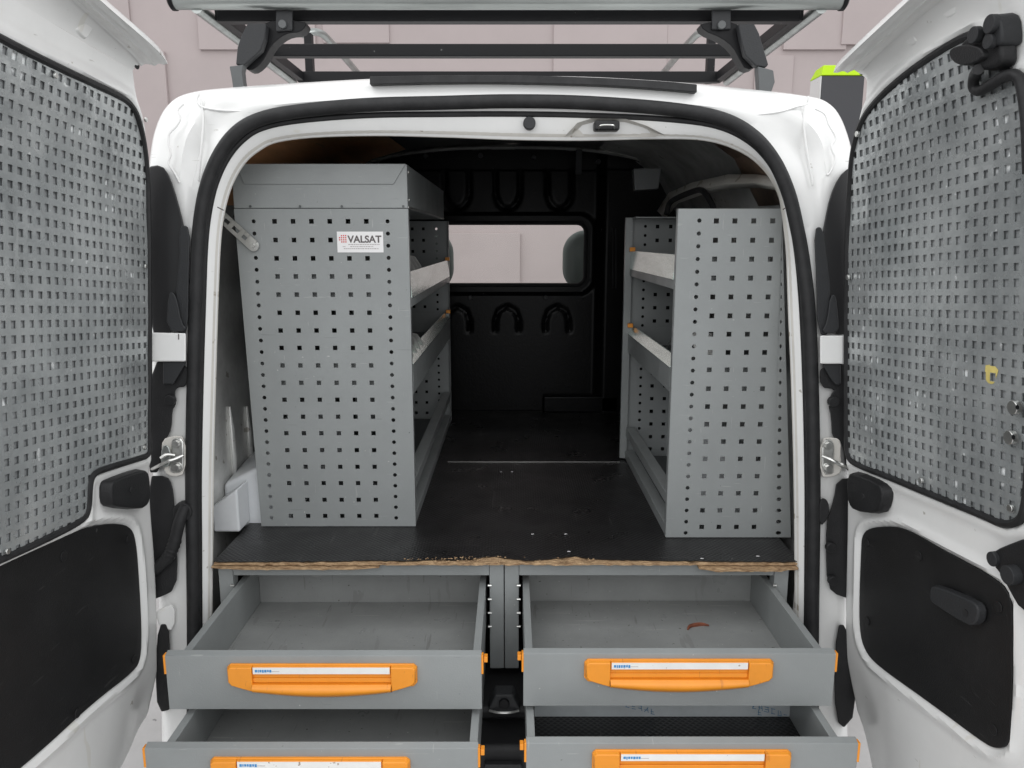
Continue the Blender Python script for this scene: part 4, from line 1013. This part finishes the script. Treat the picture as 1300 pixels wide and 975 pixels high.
MB().box(.3565, .385, YR0+.019, YR1-.019, -.60, -.575).build('lower_rail', M['grey'], sr_, bevel=.001)
MB().box(.3565, .385, YR0+.019, YR1-.019, z0r, -.650).build('base_rail', M['grey'], sr_, bevel=.001)
MB().box(.385, .62, YR0+.019, YR1-.019, z0r, -.668).build('base_shelf', M['dgrey'], sr_, smooth=False)
MB().box(.357, .575, YR1-.10, YR1-.0015, z1r-.003, z1r).build('top_edge', M['grey'], sr_, smooth=False)
mb = MB(); mb.tube([V(p) for p in ((.40, 2.05, -.315), (.43, 2.0, -.235), (.47, 1.98, -.235))], .0022, 6).tube([V(p) for p in ((.42, 1.92, -.315), (.455, 1.9, -.25))], .0022, 6)
mb.add([(.43, 2.0, -.236), (.52, 1.98, -.236), (.52, 1.96, -.31), (.42, 2.04, -.315)], [(0, 1, 2, 3)]).build('wire_bracket', M['zinc'], sr_, smooth=False)

# ============================================================= roof rack
rk = empty('roof_rack', 'black steel roof rack with galvanised roller and side tubes on the van roof', 'roof rack')
a = P(219, -2.5, 1.70); b = P(1071, -2.5, 1.70)
a.z = b.z = (a.z + b.z)/2
MB().tube([a + (b-a)*(i/20) for i in range(21)], .0225, 24).build('load_roller', M['galv_pipe'], rk)
for e, s in ((a, -1), (b, 1)):
    MB().tube([e + V((-.006*s, 0, 0)), e + V((.002*s, 0, 0)), e + V((.006*s, 0, 0))], [.0245, .0245, .019], 20).build('roller_cap', M['steel_dark'], rk)
zb = .459
for (Y, x0, x1, h) in ((1.745, -.628, .614, .026), (2.06, -.628, .612, .030), (2.38, -.632, .612, .030)):
    MB().box(x0, x1, Y, Y+.03, zb, zb+h).build('crossbar', M['steel_dark'], rk, bevel=.003)
for s, x in ((-1, -.652), (1, .640)):
    MB().tube([V((x, 1.70, .474)), V((x, 2.41, .466))], .0125, 14).build('side_tube', M['galv_pipe'], rk)
    MB().box(x - s*.040, x - s*.018, 1.75, 2.42, .462, .487).build('side_rail', M['steel_dark'], rk, bevel=.002)
    MB().box(x - s*.062, x - s*.040, 2.40, 2.43, .462, .60).build('upright', M['steel_dark'], rk, bevel=.002)
    MB().tube(spline([V(p) for p in ((x - s*.03, 2.42, .60), (x - s*.07, 2.46, .615), (x - s*.085, 2.6, .61), (x - s*.085, 3.3, .60))], 5), .011, 12).build('top_tube', M['galv_pipe'], rk)
def rplate(name, pts, y0, y1, m, parent=rk, rnd=1, bevel=.002):
    pts = [(p.x, p.y) for p in chaikin([V((x, y, 0)) for x, y in pts], rnd)] if rnd else pts
    return MB().prism([P(x, y, y0) for x, y in pts], [P(x, y, y0) + V((0, y1-y0, 0)) for x, y in pts]).build(name, m, parent, bevel=bevel)
for L in (
  dict(arm=[(331,26),(387,26),(389,33),(381,41),(366,42),(356,47),(344,58),(336,74),(328,84),(318,90),(309,86),(322,66),(332,48)], blade=[(314,29),(338,30),(336,50),(331,64),(309,84),(299,82),(301,60),(306,45)],
       clamp=[(291,84),(309,82),(307,90),(308,100),(310,114),(296,115),(294,100)], plate=[(350,13),(371,13),(371,38),(350,40)], bolt=(359,31)),
  dict(arm=[(888,28),(940,27),(943,50),(951,72),(962,85),(947,89),(939,76),(931,60),(916,48),(893,39)], blade=[(937,30),(958,30),(964,42),(976,82),(972,86),(960,84),(946,70),(941,50)],
       clamp=[(962,84),(982,89),(984,104),(979,118),(964,118)], plate=[(904,12),(928,12),(928,37),(904,37)], bolt=(916,32))):
    ft = rplate('mounting_foot', L['arm'], 1.715, 1.755, M['steel_dark'])
    rplate('foot_cover', L['blade'], 1.69, 1.712, M['plastic2'], ft, 0, bevel=.003)
    rplate('roof_clamp', L['clamp'], 1.685, 1.71, M['dgrey'], ft, 0)
    rplate('clamp_plate', L['plate'], 1.708, 1.7145, M['plastic2'], ft, 0)
    c = P(*L['bolt'], 1.706); MB().cyl(c + V((0, .003, 0)), c + V((0, -.005, 0)), .0085, 12).build('bolt', M['dgrey'], ft, bevel=.001)
